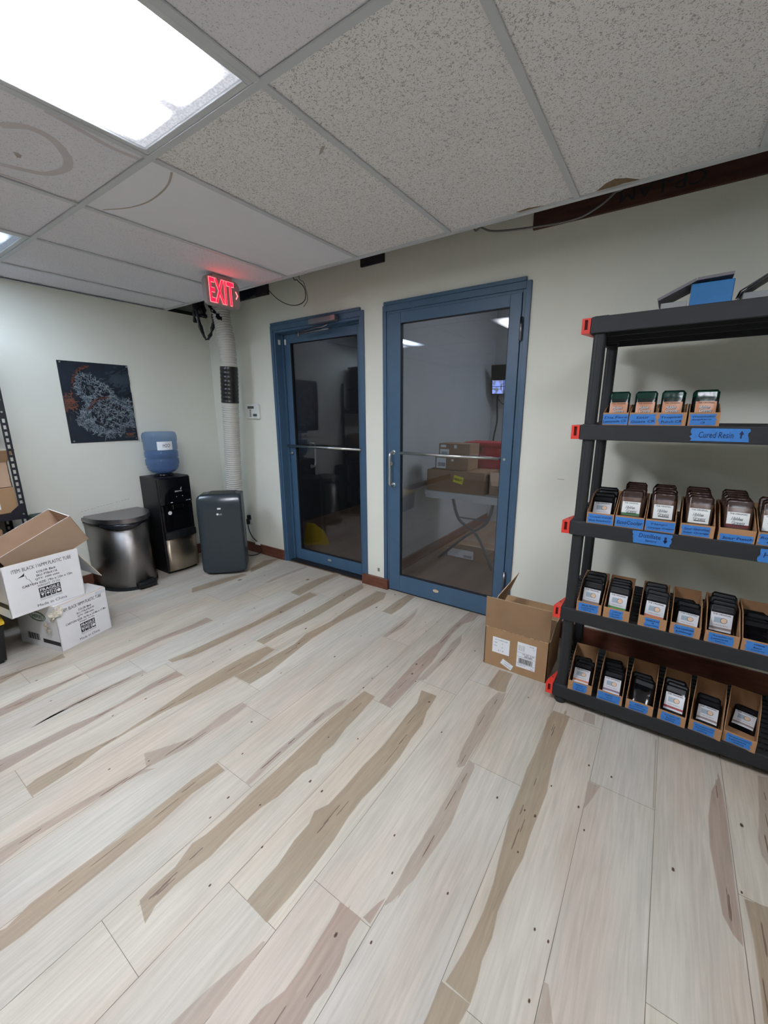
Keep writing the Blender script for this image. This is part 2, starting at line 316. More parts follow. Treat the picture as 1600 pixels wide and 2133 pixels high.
BANDS=[(0,[(1.004,-2.166),(1.031,-2.041),(1.046,-1.961),(1.020,-1.882),(1.087,-1.889),(1.065,-1.955),(1.039,-2.070),(1.086,-2.185)]),
(2,[(1.343,-2.331),(1.336,-2.243),(1.319,-2.121),(1.343,-1.999),(1.341,-1.885),(1.331,-1.694),(1.320,-1.474),(1.346,-1.243),(1.335,-1.128),(1.417,-1.125),(1.407,-1.280),(1.374,-1.464),(1.385,-1.650),(1.379,-1.779),(1.366,-1.895),(1.380,-2.021),(1.399,-2.143),(1.407,-2.260),(1.406,-2.344)]),
(1,[(1.624,-2.214),(1.586,-2.027),(1.587,-1.893),(1.596,-1.689),(1.633,-1.688),(1.635,-1.825),(1.626,-1.989),(1.609,-2.132)]),
(2,[(1.754,-2.414),(1.741,-2.338),(1.754,-2.220),(1.759,-2.087),(1.781,-1.996),(1.786,-1.891),(1.758,-1.730),(1.763,-1.587),(1.833,-1.585),(1.805,-1.722),(1.805,-1.899),(1.819,-2.060),(1.814,-2.195),(1.827,-2.358),(1.821,-2.428)]),
(0,[(1.996,-2.322),(1.983,-2.285),(1.985,-2.164),(1.997,-2.079),(2.009,-1.988),(1.997,-1.849),(1.964,-1.614),(1.957,-1.429),(1.961,-1.269),(1.985,-1.135),(2.059,-1.133),(2.080,-1.359),(2.053,-1.668),(2.029,-1.808),(2.023,-1.943),(2.026,-2.067),(2.054,-2.171),(2.062,-2.270),(2.066,-2.323)]),
(0,[(1.620,-1.558),(1.637,-1.418),(1.655,-1.177),(1.669,-0.976),(1.655,-0.770),(1.647,-0.584),(1.646,-0.413),(1.735,-0.416),(1.731,-0.602),(1.734,-0.784),(1.725,-0.939),(1.721,-1.133),(1.718,-1.307),(1.703,-1.458),(1.664,-1.557)]),
(1,[(2.211,-1.980),(2.299,-1.816),(2.293,-1.760),(2.278,-1.649),(2.288,-1.540),(2.330,-1.544),(2.343,-1.662),(2.334,-1.732),(2.338,-1.839),(2.295,-2.012)]),
(1,[(2.218,-2.449),(2.231,-2.356),(2.240,-2.252),(2.262,-2.141),(2.284,-2.026),(2.327,-1.989),(2.292,-2.088),(2.289,-2.172),(2.279,-2.265),(2.268,-2.367),(2.283,-2.464),(2.280,-2.521),(2.213,-2.507)]),
(0,[(0.774,-0.900),(0.803,-0.637),(0.868,-0.460),(0.919,-0.460),(0.914,-0.594),(0.897,-0.759),(0.863,-0.953)]),
(0,[(0.813,-0.338),(0.749,-0.131),(0.834,0.008),(0.873,-0.205),(0.899,-0.405)]),
(1,[(1.184,-0.491),(1.179,-0.286),(1.199,-0.006),(1.242,-0.034),(1.224,-0.256),(1.218,-0.468)]),
(0,[(1.517,-0.500),(1.503,-0.353),(1.505,-0.167),(1.545,0.027),(1.618,0.058),(1.603,-0.196),(1.613,-0.352),(1.623,-0.510)]),
(0,[(1.881,-1.130),(1.882,-0.969),(1.882,-0.749),(1.882,-0.500),(1.872,-0.276),(1.892,-0.033),(1.960,-0.105),(1.970,-0.392),(1.973,-0.533),(1.976,-0.749),(1.959,-0.879),(1.953,-1.030),(1.956,-1.130)]),
(0,[(2.077,-1.433),(2.099,-1.249),(2.112,-1.025),(2.082,-0.890),(2.106,-0.682),(2.084,-0.388),(2.084,-0.092),(2.168,-0.077),(2.214,-0.177),(2.195,-0.384),(2.164,-0.622),(2.159,-0.801),(2.156,-0.910),(2.181,-1.090),(2.210,-1.298),(2.202,-1.430)]),
(1,[(2.672,-1.503),(2.667,-1.395),(2.683,-1.283),(2.711,-1.222),(2.719,-1.279),(2.707,-1.396),(2.699,-1.484),(2.699,-1.649),(2.708,-1.828),(2.685,-1.827),(2.668,-1.655)]),
(0,[(2.744,-1.129),(2.816,-1.133),(2.831,-1.322),(2.832,-1.386),(2.850,-1.485),(2.845,-1.553),(2.861,-1.604),(2.842,-1.666),(2.840,-1.798),(2.823,-1.864),(2.818,-1.970),(2.825,-2.067),(2.815,-2.126),(2.810,-2.179),(2.815,-2.239),(2.835,-2.280),(2.762,-2.261),(2.756,-2.229),(2.758,-2.150),(2.734,-2.077),(2.745,-2.032),(2.748,-1.961),(2.741,-1.851),(2.741,-1.711),(2.735,-1.543),(2.731,-1.390)]),
(0,[(2.499,-1.936),(2.505,-2.089),(2.512,-2.206),(2.506,-2.276),(2.502,-2.374),(2.501,-2.448),(2.519,-2.506),(2.493,-2.563),(2.558,-2.577),(2.575,-2.532),(2.582,-2.483),(2.579,-2.413),(2.579,-2.337),(2.579,-2.270),(2.576,-2.196),(2.576,-2.116),(2.560,-1.972),(2.572,-1.837),(2.511,-1.832)]),
(0,[(3.029,-1.363),(3.021,-1.503),(3.022,-1.615),(3.019,-1.710),(2.995,-1.760),(3.012,-1.807),(3.011,-1.874),(3.026,-1.962),(3.024,-2.028),(3.026,-2.081),(3.120,-2.083),(3.127,-1.995),(3.127,-1.903),(3.123,-1.797),(3.112,-1.707),(3.110,-1.621),(3.123,-1.499),(3.124,-1.382),(3.112,-1.268),(3.111,-1.165),(3.087,-1.079),(3.075,-0.951),(2.987,-0.957),(3.017,-1.054),(3.017,-1.162),(3.026,-1.276)]),
(2,[(3.257,-1.924),(3.264,-1.958),(3.267,-2.020),(3.271,-2.090),(3.268,-2.151),(3.245,-2.207),(3.239,-2.257),(3.347,-2.183),(3.347,-2.126),(3.356,-2.085),(3.352,-2.035),(3.336,-1.980),(3.335,-1.922)]),
(1,[(3.144,-2.115),(3.131,-2.175),(3.109,-2.245),(3.098,-2.296),(3.088,-2.344),(3.139,-2.342),(3.153,-2.300),(3.157,-2.237),(3.155,-2.162),(3.151,-2.114)]),
(2,[(3.337,-1.918),(3.353,-1.862),(3.364,-1.841),(3.364,-1.920)]),
(0,[(2.321,-0.356),(2.314,-0.160),(2.330,-0.009),(2.394,-0.005),(2.408,-0.241),(2.401,-0.357)]),
(1,[(2.514,-0.634),(2.518,-0.444),(2.520,-0.255),(2.511,-0.171),(2.553,-0.277),(2.569,-0.449),(2.545,-0.631)]),
(2,[(2.854,-1.155),(2.846,-1.041),(2.839,-0.885),(2.831,-0.768),(2.836,-0.632),(2.847,-0.496),(2.838,-0.287),(2.843,-0.060),(2.853,0.002),(2.925,0.006),(2.927,-0.108),(2.885,-0.197),(2.878,-0.353),(2.896,-0.544),(2.918,-0.710),(2.916,-0.820),(2.928,-0.913),(2.928,-1.042),(2.926,-1.160)]),
(1,[(2.923,-0.905),(2.928,-0.772),(2.931,-0.613),(2.922,-0.445),(2.936,-0.331),(2.966,-0.415),(2.977,-0.612),(2.967,-0.745),(2.964,-0.865),(2.942,-0.892)]),
(0,[(3.261,-0.730),(3.263,-0.637),(3.263,-0.559),(3.339,-0.553),(3.342,-0.633),(3.355,-0.730),(3.321,-0.742)]),
(1,[(3.322,-0.746),(3.306,-0.840),(3.303,-0.973),(3.314,-1.058),(3.318,-1.149),(3.324,-1.224),(3.350,-1.294),(3.367,-1.268),(3.366,-1.210),(3.368,-1.107),(3.367,-0.986),(3.372,-0.837),(3.360,-0.738)]),
(1,[(3.371,-1.233),(3.366,-1.283),(3.368,-1.400),(3.368,-1.518),(3.370,-1.611),(3.365,-1.699),(3.369,-1.778),(3.368,-1.837),(3.373,-1.860),(3.385,-1.837),(3.409,-1.751),(3.414,-1.684),(3.422,-1.614),(3.428,-1.525),(3.420,-1.449),(3.409,-1.335),(3.404,-1.257),(3.395,-1.235)]),
(0,[(3.590,-0.729),(3.580,-0.804),(3.588,-0.924),(3.585,-1.031),(3.580,-1.138),(3.585,-1.266),(3.584,-1.365),(3.597,-1.466),(3.604,-1.536),(3.615,-1.622),(3.617,-1.705),(3.613,-1.769),(3.607,-1.827),(3.598,-1.883),(3.594,-1.909),(3.663,-1.911),(3.662,-1.862),(3.656,-1.815),(3.661,-1.756),(3.653,-1.687),(3.657,-1.602),(3.670,-1.496),(3.668,-1.407),(3.672,-1.311),(3.675,-1.204),(3.664,-1.080),(3.660,-0.974),(3.663,-0.847),(3.666,-0.727)]),
(0,[(3.586,-1.913),(3.663,-1.911),(3.654,-1.961),(3.585,-2.011),(3.584,-1.961)]),
(1,[(3.800,-1.767),(3.812,-1.765),(3.824,-1.796),(3.838,-1.832),(3.801,-1.857),(3.803,-1.811)]),
(1,[(3.718,-0.652),(3.720,-0.725),(3.771,-0.724),(3.763,-0.647)]),
(1,[(3.795,-1.064),(3.839,-1.063),(3.819,-1.148),(3.803,-1.197),(3.797,-1.147)]),
(2,[(4.221,-0.744),(4.226,-0.808),(4.229,-0.914),(4.228,-1.011),(4.228,-1.104),(4.227,-1.240),(4.229,-1.332),(4.228,-1.391),(4.208,-1.372),(4.188,-1.329),(4.180,-1.220),(4.171,-1.107),(4.174,-0.980),(4.190,-0.849)]),
(1,[(4.346,-0.659),(4.401,-0.639),(4.335,-1.093),(4.320,-1.082),(4.308,-1.050),(4.307,-0.989),(4.328,-0.839)]),
(0,[(4.245,-1.242),(4.316,-1.227),(4.271,-1.536),(4.249,-1.550),(4.252,-1.436),(4.252,-1.358),(4.250,-1.317)]),
(1,[(4.009,-1.056),(4.004,-0.669),(4.010,-0.665),(4.013,-1.054)]),
]
KNOTS=[(3.206,-1.159,0.004),(2.727,-0.889,0.004),(3.064,-1.014,0.006),(2.852,-0.775,0.007),(2.885,-0.764,0.004),(2.877,-0.866,0.007),(2.927,-0.912,0.004),(2.659,-0.319,0.004),(2.724,-0.272,0.004),(2.719,-0.420,0.004),(3.078,-0.460,0.005),(3.464,-0.703,0.004),(2.250,-0.331,0.007),(2.244,-0.066,0.007),(3.526,-1.334,0.005),(3.626,-1.327,0.004),(3.284,-1.670,0.004),(3.343,-1.773,0.004),(3.790,-1.676,0.004),(3.780,-1.824,0.004),(3.752,-1.669,0.004),(3.512,-1.726,0.004),(3.663,-1.328,0.006),(3.650,-1.487,0.004),(3.682,-1.168,0.004),(2.894,-1.679,0.006),(2.962,-1.685,0.005),(2.703,-1.989,0.004),(2.940,-1.952,0.004),(2.560,-1.744,0.004),(2.916,-1.403,0.004),(2.802,-1.470,0.004),(3.300,-1.993,0.006),(3.391,-1.951,0.004),(2.441,-1.602,0.004),(2.899,-2.118,0.004),(2.812,-1.856,0.004),(2.688,-1.904,0.005),(4.071,-1.264,0.006),(3.869,-0.992,0.005),(3.785,-1.203,0.005),(3.786,-0.982,0.005),(4.268,-0.957,0.007),(4.241,-1.225,0.004),(3.817,-1.285,0.004),(2.034,-0.844,0.008),(1.450,-0.236,0.009),(0.962,-0.569,0.010),(1.060,-0.382,0.006),(2.129,-1.000,0.007),(2.158,-1.339,0.004),(2.268,-1.269,0.004),(1.845,-0.671,0.005),(1.919,-0.303,0.007),(2.250,-0.324,0.007),(2.060,-0.569,0.004),(1.713,-0.776,0.009),(1.833,-1.286,0.005),(1.859,-1.200,0.004),(1.857,-1.420,0.004),(2.438,-1.603,0.004),(2.412,-0.982,0.006),(2.725,-1.111,0.005),(2.716,-1.022,0.004),(1.516,-1.115,0.004),(2.401,-0.710,0.004),(1.503,-0.845,0.006),(1.212,-2.063,0.005),(1.477,-2.080,0.004),(1.860,-1.802,0.005),(1.853,-1.952,0.004),(2.267,-1.988,0.004),(2.175,-2.100,0.004),(1.206,-1.583,0.004),(1.645,-1.716,0.004),]
STAINS=[(3,[(2.166,-1.534),(2.079,-1.499),(1.977,-1.478),(1.844,-1.472),(1.723,-1.498),(1.615,-1.552)],0.008),(4,[(1.974,-1.995),(2.035,-1.938),(2.025,-1.870),(1.953,-1.805),(1.875,-1.778),(1.807,-1.787),(1.750,-1.815),(1.716,-1.879),(1.697,-1.930)],0.03),(4,[(2.173,-1.935),(2.163,-1.862),(2.142,-1.740),(2.150,-1.648)],0.02),(4,[(1.614,-1.911),(1.618,-1.823),(1.592,-1.735),(1.609,-1.653)],0.012)]
STAINP=[(5,[(3.489,-0.422),(3.535,-0.473),(3.568,-0.490),(3.608,-0.470),(3.655,-0.424),(3.596,-0.430),(3.543,-0.422)]),(5,[(3.156,-0.435),(3.214,-0.445),(3.313,-0.419),(3.405,-0.428),(3.407,-0.410),(3.308,-0.396),(3.213,-0.400)]),(3,[(1.831,-1.925),(1.838,-1.913),(1.827,-1.900),(1.806,-1.897),(1.799,-1.906)]),(3,[(2.739,-1.314),(2.764,-1.316),(2.726,-1.290),(2.703,-1.285)])]

# ------------------------------------------------------------------ floor
PW, PX = .2155, 3.585
JOINT = {-11: -1.888, -10: -1.69, -9: -1.587, -8: -1.13, -7: -1.435, -6: -1.545, -5: -1.827, -4: -1.156, -3: -.89, -2: -.735,
         -1: -1.235, 0: -.736, 1: -1.06, 2: -1.665, 3: -1.235, -12: -.9, -13: -1.4, -14: -.7, -15: -1.1, -16: -.6, -17: -1.3, 4: -.8}
def build_floor():
    random.seed(5); bm = bm_new(); lay = bm.loops.layers.float_color.new('tone')
    def col(f, c):
        for l in f.loops: l[lay] = c
    f = flatpoly(bm, [(0, YF), (XR, YF), (XR, 0), (0, 0)], -.002); col(f, rgb(120, 108, 96))
    f = flatpoly(bm, [(0, 0), (5.6, 0), (5.6, 3.3), (0, 3.3)], -.002); col(f, rgb(120, 96, 76))
    g = .0007
    for k in range(-17, 10):
        x0, x1 = max(0, PX+PW*k), min(XR, PX+PW*(k+1))
        if x1 <= x0: continue
        j0 = JOINT.get(k, -.5-.37*(k % 4)); y = j0 + 1.19*2
        while y > YF:
            ya, yb = min(0, y), max(YF, y-1.19)
            t = random.uniform(-.02, .02); w = random.uniform(-.012, .012)
            if ya > yb:
                f = flatpoly(bm, [(x0+g, yb+g), (x1-g, yb+g), (x1-g, ya-g), (x0+g, ya-g)], 0)
                c = rgb(182+220*t+220*w*.6, 177+220*t, 165+220*t-220*w); col(f, c)
            y -= 1.19
    T = {0: rgb(152, 139, 120), 1: rgb(162, 152, 140), 2: rgb(157, 142, 130)}
    T2 = {0: rgb(202, 187, 168), 1: rgb(208, 198, 187), 2: rgb(205, 190, 176)}
    def inset(P, k):
        q = []
        n = len(P)
        for i in range(n):
            a, b, c = Vector(P[i-1]), Vector(P[i]), Vector(P[(i+1) % n])
            q.append(b)
        return q
    import bisect
    for t, P in BANDS:
        # drop duplicates, keep the outline simple
        n = len(P); Q = []; area = sum(P[i-1][0]*P[i][1]-P[i][0]*P[i-1][1] for i in range(n)); sg = 1 if area > 0 else -1
        for i in range(n):
            a, b, c = Vector(P[i-1]), Vector(P[i]), Vector(P[(i+1) % n]); e = (b-a).normalized()+(c-b).normalized()
            nn = Vector((-e.y, e.x)).normalized()*sg; Q.append(b+nn*.0025*abs(nn.x))
        base_ = rgb(182, 177, 165); mid = tuple(T[t][k]*.45+base_[k]*.55 for k in range(3))+(1,)
        f = flatpoly(bm, Q, .0004); col(f, T[t])
        for i in range(n):
            f = bm.faces.new([bm.verts.new((v[0], v[1], .0003)) for v in (P[i-1], P[i], Q[i], Q[i-1])])
            for l, c_ in zip(f.loops, (mid, mid, T[t], T[t])): l[lay] = c_
    for t, P in BANDS:
        # darker mineral streaks inside the heartwood
        xs = [p[0] for p in P]; ys = [p[1] for p in P]
        if max(ys)-min(ys) < .25: continue
        r2 = random.Random(int(ys[0]*1e4))
        for q in range(int((max(ys)-min(ys))*34)):
            yy = r2.uniform(min(ys)+.05, max(ys)-.05)
            # band interval at yy
            cr = []
            for i in range(len(P)):
                a, b = P[i-1], P[i]
                if (a[1]-yy)*(b[1]-yy) < 0: cr.append(a[0]+(b[0]-a[0])*(yy-a[1])/(b[1]-a[1]))
            cr.sort()
            if len(cr) < 2 or cr[1]-cr[0] < .022: continue
            dark = q % 7 == 0; bw = cr[1]-cr[0]
            xx = cr[0]+bw*(r2.uniform(.35, .65) if dark else r2.uniform(.22, .78)); L = r2.uniform(.02, .06) if dark else r2.uniform(.03, .09); wd = r2.uniform(.0012, .003) if dark else r2.uniform(.0015, min(.006, bw*.12))
            n = 10; pts = [(xx+wd*math.sin(2*PI*i/n)*(1+.4*math.sin(i*2.3)), yy+L*math.cos(2*PI*i/n)) for i in range(n)]
            f = flatpoly(bm, pts, .0005+q*1e-6+(1e-4 if dark else 0)); k_ = r2.uniform(.90, 1.07); col(f, rgb(112, 94, 82) if dark else tuple(v*k_ for v in T[t][:3])+(1,))
    for x, y, r in KNOTS:
        n = 12; r *= 1.3
        if r > .0105:
            f = flatpoly(bm, [(x+r*1.25*math.cos(2*PI*i/n), y+r*1.9*math.sin(2*PI*i/n)) for i in range(n)], .0006); col(f, rgb(150, 132, 114))
        f = flatpoly(bm, [(x+r*.55*math.cos(2*PI*i/n)*(1+.2*math.sin(3*i)), y+r*.95*math.sin(2*PI*i/n)) for i in range(n)], .0008); col(f, rgb(98, 80, 66))
        f = flatpoly(bm, [(x+r*.28*math.cos(2*PI*i/n), y+r*.5*math.sin(2*PI*i/n)) for i in range(n)], .001); col(f, rgb(62, 48, 40))
    for f in bm.faces: f.normal_update()
    for f in bm.faces:
        if f.normal.z < 0: f.normal_flip()
    me = bpy.data.meshes.new('floor'); bm.to_mesh(me); bm.free(); me.materials.append(floorm)
    o = bpy.data.objects.new('floor', me); COL.objects.link(o); return struct(o)
build_floor()

# ------------------------------------------------------------------ walls
D1L, D1R, D2L, D2R, DT = .915, 1.93, 2.10, 3.13, 2.135
WT = .13
bm = bm_new()
box(bm, -.12, D1L, 0, WT, 0, HT); box(bm, D1R, D2L, 0, WT, 0, HT); box(bm, D2R, XR+.12, 0, WT, 0, HT)
box(bm, D1L, D1R, 0, WT, DT, HT); box(bm, D2L, D2R, 0, WT, DT, HT)
for a, b, c, d in ((3.36, 3.40, 1.015, 1.017), (3.98, 4.01, .80, .803), (2.03, 2.05, .13, .16)):
    box(bm, a, b, -.0006, .001, c, d, 1)
struct(obj('wall_back', bm, [wallm, scuff]))
bm = bm_new()
box(bm, -.12, 0, YF, 0, 0, H); box(bm, -.12, -.02, GY, 0, H, HT, 1); box(bm, -.04, .002, GY, 0, H, H+.03, 2)  # black strip paints the shaded gap at the wall top
r = random.Random(3)
for i in range(16):
    y = -1.32+i*.024; z = .635+.0026*i+r.uniform(-.004, .004); box(bm, -.001, .0006, y, y+r.uniform(.008, .022), z, z+.0015, 3)
struct(obj('wall_left', bm, [wallm, wallup, plen, scuff]))
bm = bm_new(); box(bm, XR, XR+.12, YF, 0, 0, H); struct(obj('wall_right', bm, wallm))
bm = bm_new(); box(bm, -.12, XR+.12, YF-.12, YF, 0, H); struct(obj('wall_front', bm, wallm))
# rooms behind the glass doors
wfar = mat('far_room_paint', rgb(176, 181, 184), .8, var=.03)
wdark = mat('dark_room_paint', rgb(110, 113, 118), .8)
bm = bm_new(); box(bm, 1.93, 2.00, WT, 3.2, 0, 2.7); struct(obj('wall_partition', bm, wfar))
bm = bm_new(); box(bm, 2.0, 5.6, 2.55, 2.65, 0, 2.7); struct(obj('wall_far', bm, wfar))
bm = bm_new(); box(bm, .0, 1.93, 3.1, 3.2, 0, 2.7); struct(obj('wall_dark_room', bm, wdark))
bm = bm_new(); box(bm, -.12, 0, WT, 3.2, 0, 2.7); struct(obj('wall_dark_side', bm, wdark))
bm = bm_new(); box(bm, 5.5, 5.6, WT, 2.6, 0, 2.7); struct(obj('wall_far_side', bm, wfar))
bm = bm_new(); box(bm, -.12, 5.6, WT, 3.2, 2.7, 2.75); struct(obj('ceiling_far', bm, tileC))
bm = bm_new(); box(bm, -.12, XR+.12, YF-.12, WT, HT, HT+.05); struct(obj('ceiling_slab', bm, plen))
brownf = mat('brown_floor', rgb(150, 122, 98), .5, var=.15, vscale=8, stretch=(1, .1, 1))
bm = bm_new(); box(bm, 0, 5.6, .101, 3.2, -.02, .0015)
struct(obj('floor_far', bm, brownf))
bm = bm_new(); box(bm, 2.0, 2.018, WT, 2.55, .0015, .1); struct(obj('baseboard_partition', bm, basew))

# baseboards
def base(name, a):
    bm = bm_new(); box(bm, *a, bev=.003); struct(obj(name, bm, basew))
base('baseboard_back', (0.016, .915, -.016, 0, 0, .1))
base('baseboard_middle', (1.885, 2.145, -.03, 0, 0, .085))
base('baseboard_right', (3.15, XR, -.016, 0, 0, .115))
base('baseboard_left', (0, .016, YF, 0, 0, .1))

# ------------------------------------------------------------------ suspended ceiling
FIX = [(-1, 1), (-4, 1), (2, 1)]   # cells (i, j) that hold troffers
bm = bm_new()
for i in range(-6, 7):
    x0, x1 = max(0, GX+i*S), min(XR, GX+(i+1)*S)
    if x1 <= x0: continue
    for j in range(0, 6):
        y1, y0 = GY-j*2*S, max(YF, GY-(j+1)*2*S)
        if y1 <= YF or (i, j) in FIX: continue
        mi = 1
        if j == 0 and i >= -1: mi = 0
        if j == 0 and i == -2: mi = 2
        box(bm, x0+.002, x1-.002, y0+.002, y1-.002, H+.006, H+.022, mi)
# water marks, a fraction of a millimetre proud of their tiles
def strip(bm, pts, w, z, mi):
    pts = [Vector((p[0], p[1], 0)) for p in pts]; L, Rr = [], []
    for i, p in enumerate(pts):
        d = (pts[min(i+1, len(pts)-1)]-pts[max(0, i-1)]).normalized(); n = Vector((-d.y, d.x, 0))
        ww = w[i] if isinstance(w, list) else w
        L.append(p+n*ww/2); Rr.append(p-n*ww/2)
    for i in range(len(pts)-1):
        f = bm.faces.new([bm.verts.new((v.x, v.y, z)) for v in (L[i], L[i+1], Rr[i+1], Rr[i])]); f.material_index = mi
zc = H+.0055
for m_, pts, w in STAINS: strip(bm, smooth_path([(a, b, 0) for a, b in pts], 6), w, zc, m_)
for m_, P in STAINP:
    f = flatpoly(bm, P, zc+.0002, m_)
struct(obj('ceiling', bm, [tileA, tileB, tileC, stainm, stainp, stainb]))
bm = bm_new()
for i in range(-4, 6):
    x = GX+i*S
    if 0 < x < XR: box(bm, x-.012, x+.012, YF, GY, H-.001, H+.004)
struct(obj('trim_1', bm, whitem))
bm = bm_new()
for j in range(1, 5):
    y = GY-j*2*S
    if y > YF: box(bm, 0, XR, y-.012, y+.012, H-.0022, H+.003)
struct(obj('trim_2', bm, whitem))
bm = bm_new(); box(bm, 0, XR, GY-.012, GY+.012, H-.0035, H+.022); box(bm, 0, .02, YF, GY-.013, H-.0035, H-.0023)
struct(obj('trim_3', bm, whitem))

def troffer(i, j, label, dm, name='ceiling_light'):
    cx, cy = GX+(i+.5)*S, GY-(j+.5)*2*S
    t = thing(name, label, 'ceiling light', (cx, cy, H+.004), group='fluorescent ceiling lights')
    a, b = S/2-.013, S-.013
    bm = bm_new()
    for x0, x1, y0, y1 in ((-a, -a+.022, -b, b), (a-.022, a, -b, b), (-a+.022, a-.022, -b, -b+.022), (-a+.022, a-.022, b-.022, b)):
        box(bm, x0, x1, y0, y1, -.004, .03, bev=.002)
    obj('frame', bm, whitem, t)
    bm = bm_new(); box(bm, -a+.022, a-.022, -b+.022, b-.022, .004, .008); obj('diffuser', bm, dm, t)
    bm = bm_new(); box(bm, -a, a, -b, b, .03, .09); obj('housing', bm, whitem, t)
    return t
troffer(-1, 1, 'large bright fluorescent ceiling light panel at the top left corner', diffm)
troffer(-4, 1, 'ceiling light panel cut off by the left edge above the poster wall', diffc)
troffer(2, 1, 'ceiling light panel above the black shelf unit, outside the picture', diffr)
# added unseen lamp that brightens the room behind the right door
t = thing('ceiling_light', 'added unseen fill light in the room behind the right glass door', 'ceiling light', (4.0, 1.3, 2.69), group='added fill lights beyond the doors')
bm = bm_new(); box(bm, -.3, .3, -.3, .3, -.03, .0); obj('frame', bm, whitem, t)
bm = bm_new(); box(bm, -.27, .27, -.27, .27, -.035, -.031); obj('diffuser', bm, emis('far_room_fill', LAMPCOL, 30), t)
t = thing('ceiling_light', 'added unseen dim fill light in the dark room behind the left glass door', 'ceiling light', (.5, 1.6, 2.69), group='added fill lights beyond the doors')  # added unseen lamp, lifts the dark room behind the left door
bm = bm_new(); box(bm, -.3, .3, -.3, .3, -.03, .0); obj('frame', bm, whitem, t)
bm = bm_new(); box(bm, -.2, .2, -.2, .2, -.035, -.031); obj('diffuser', bm, emis('dim_room_fill', LAMPCOL, 4.5), t)

# exposed lumber above the wall, black plastic stuffed beside it
def lumber(name, x0, x1, z0, z1, label, m):
    bm = bm_new(); box(bm, x0, x1, -.022, -.0015, z0, z1, bev=.002); return tag(obj(name, bm, m), label, 'header board')
hb = lumber('header_board', 3.115, XR, 2.382, 2.60, 'long brown header board with stamped letters above the black shelf unit', beamw)
text('stamp', 'CP-LAM', face((3.70, -.0226, 2.435), (-1, 0, 0), (0, 0, -1)), ink, hb, w=.34, h=.06)
lumber('header_board', 1.917, 2.116, 2.413, 2.60, 'short dark board peeking above the wall between the two doors', mat('dark_board', rgb(40, 36, 38), .9))
lumber('header_board', .50, .93, 2.385, 2.60, 'dark board behind the exit sign wrapped in black plastic', mat('dark_board2', rgb(48, 42, 46), .8))
bm = bm_new(); r = random.Random(2)
G = [[bm.verts.new((.50+.30*i/9, -.03-.02*r.random(), 2.36+.16*j/5+.012*r.random()+(.02*i/9 if j == 0 else 0))) for j in range(6)] for i in range(10)]
for i in range(9):
    for j in range(5): bm.faces.new((G[i][j], G[i+1][j], G[i+1][j+1], G[i][j+1])).smooth = True
o = obj('plastic_sheet', bm, mat('blue_black_plastic', rgb(24, 36, 48), .25, bump=.5, bscale=30))
sm = o.modifiers.new('s', 'SOLIDIFY'); sm.thickness = .002
tag(o, 'crumpled black plastic sheet on the header board right of the exit sign', 'plastic sheet')

# cables above the doors
bm = bm_new(); tube(bm, smooth_path([(2.80, -.2, 2.845), (2.84, -.2, 2.42), (2.89, -.2, 2.387), (2.97, -.2, 2.352), (3.18, -.2, 2.325), (3.37, -.2, 2.316), (3.47, -.2, 2.345), (3.53, -.2, 2.385), (3.58, -.2, 2.44), (3.62, -.2, 2.845)]), .005, 8)
tag(obj('cable', bm, mat('armored_cable', rgb(120, 118, 116), .5, .4, bump=.8, bscale=200)), 'sagging flexible grey cable crossing the long header board', 'cable')
bm = bm_new(); tube(bm, smooth_path([(1.0, -.2, 2.845), (1.07, -.2, 2.42), (1.115, -.2, 2.374), (1.24, -.2, 2.27), (1.36, -.2, 2.212), (1.47, -.2, 2.196), (1.54, -.2, 2.225), (1.535, -.2, 2.30), (1.47, -.2, 2.36), (1.42, -.2, 2.42), (1.40, -.2, 2.845)]), .0028, 8)
tag(obj('cable', bm, black), 'thin black cable looping down from the ceiling above the left door', 'cable')
bm = bm_new(); tube(bm, smooth_path([(1.42, -.17, 2.845), (1.45, -.17, 2.42), (1.50, -.17, 2.35), (1.53, -.17, 2.27), (1.53, -.17, 2.22), (1.49, -.17, 2.185)]), .0018, 8)
tag(obj('cable', bm, black), 'second thinner black cable hanging beside the loop above the left door', 'cable')

# ------------------------------------------------------------------ doors
def ring(bm, x0, x1, z0, z1, y0, y1, wl, wr, wt, wb, mi=0, bev=.002):
    box(bm, x0, x0+wl, y0, y1, z0, z1, mi, bev=bev); box(bm, x1-wr, x1, y0, y1, z0, z1, mi, bev=bev)
    if wt: box(bm, x0+wl, x1-wr, y0, y1, z1-wt, z1, mi, bev=bev)
    if wb: box(bm, x0+wl, x1-wr, y0, y1, z0, z0+wb, mi, bev=bev)
def frame(d, x0, x1, ybk):
    bm = bm_new()
    ring(bm, x0, x1, 0, DT, -.012, WT-.001, .03, .03, .04, 0)
    ring(bm, x0+.03, x1-.03, 0, DT-.04, -.004, WT-.001, .018, .018, .018, 0)
    box(bm, x0+.012, x1-.03, -.018, 0, DT, DT+.022, bev=.002)
    obj('door_frame', bm, blue, d)
def bar(name, x0, x1, y, z, d, r=.011):
    bm = bm_new(); tube(bm, [(x0, y, z), (x1, y, z)], r, 14)
    for x in (x0+.008, x1-.008): tube(bm, [(x, y, z), (x, y+.05, z)], .007, 10)
    return obj(name, bm, steel, d)
def pull(x, y, z0, z1, d, out=-1):
    bm = bm_new(); o_ = .055*out
    tube(bm, smooth_path([(x, y, z1), (x, y+o_*.7, z1), (x, y+o_, z1-.03), (x, y+o_, (z0+z1)/2), (x, y+o_, z0+.03), (x, y+o_*.7, z0), (x, y, z0)], 6), .010, 12)
    for z in (z0, z1): tube(bm, [(x, y, z), (x, y+.004*out, z)], .017, 14)
    return obj('pull_handle', bm, steel, d)

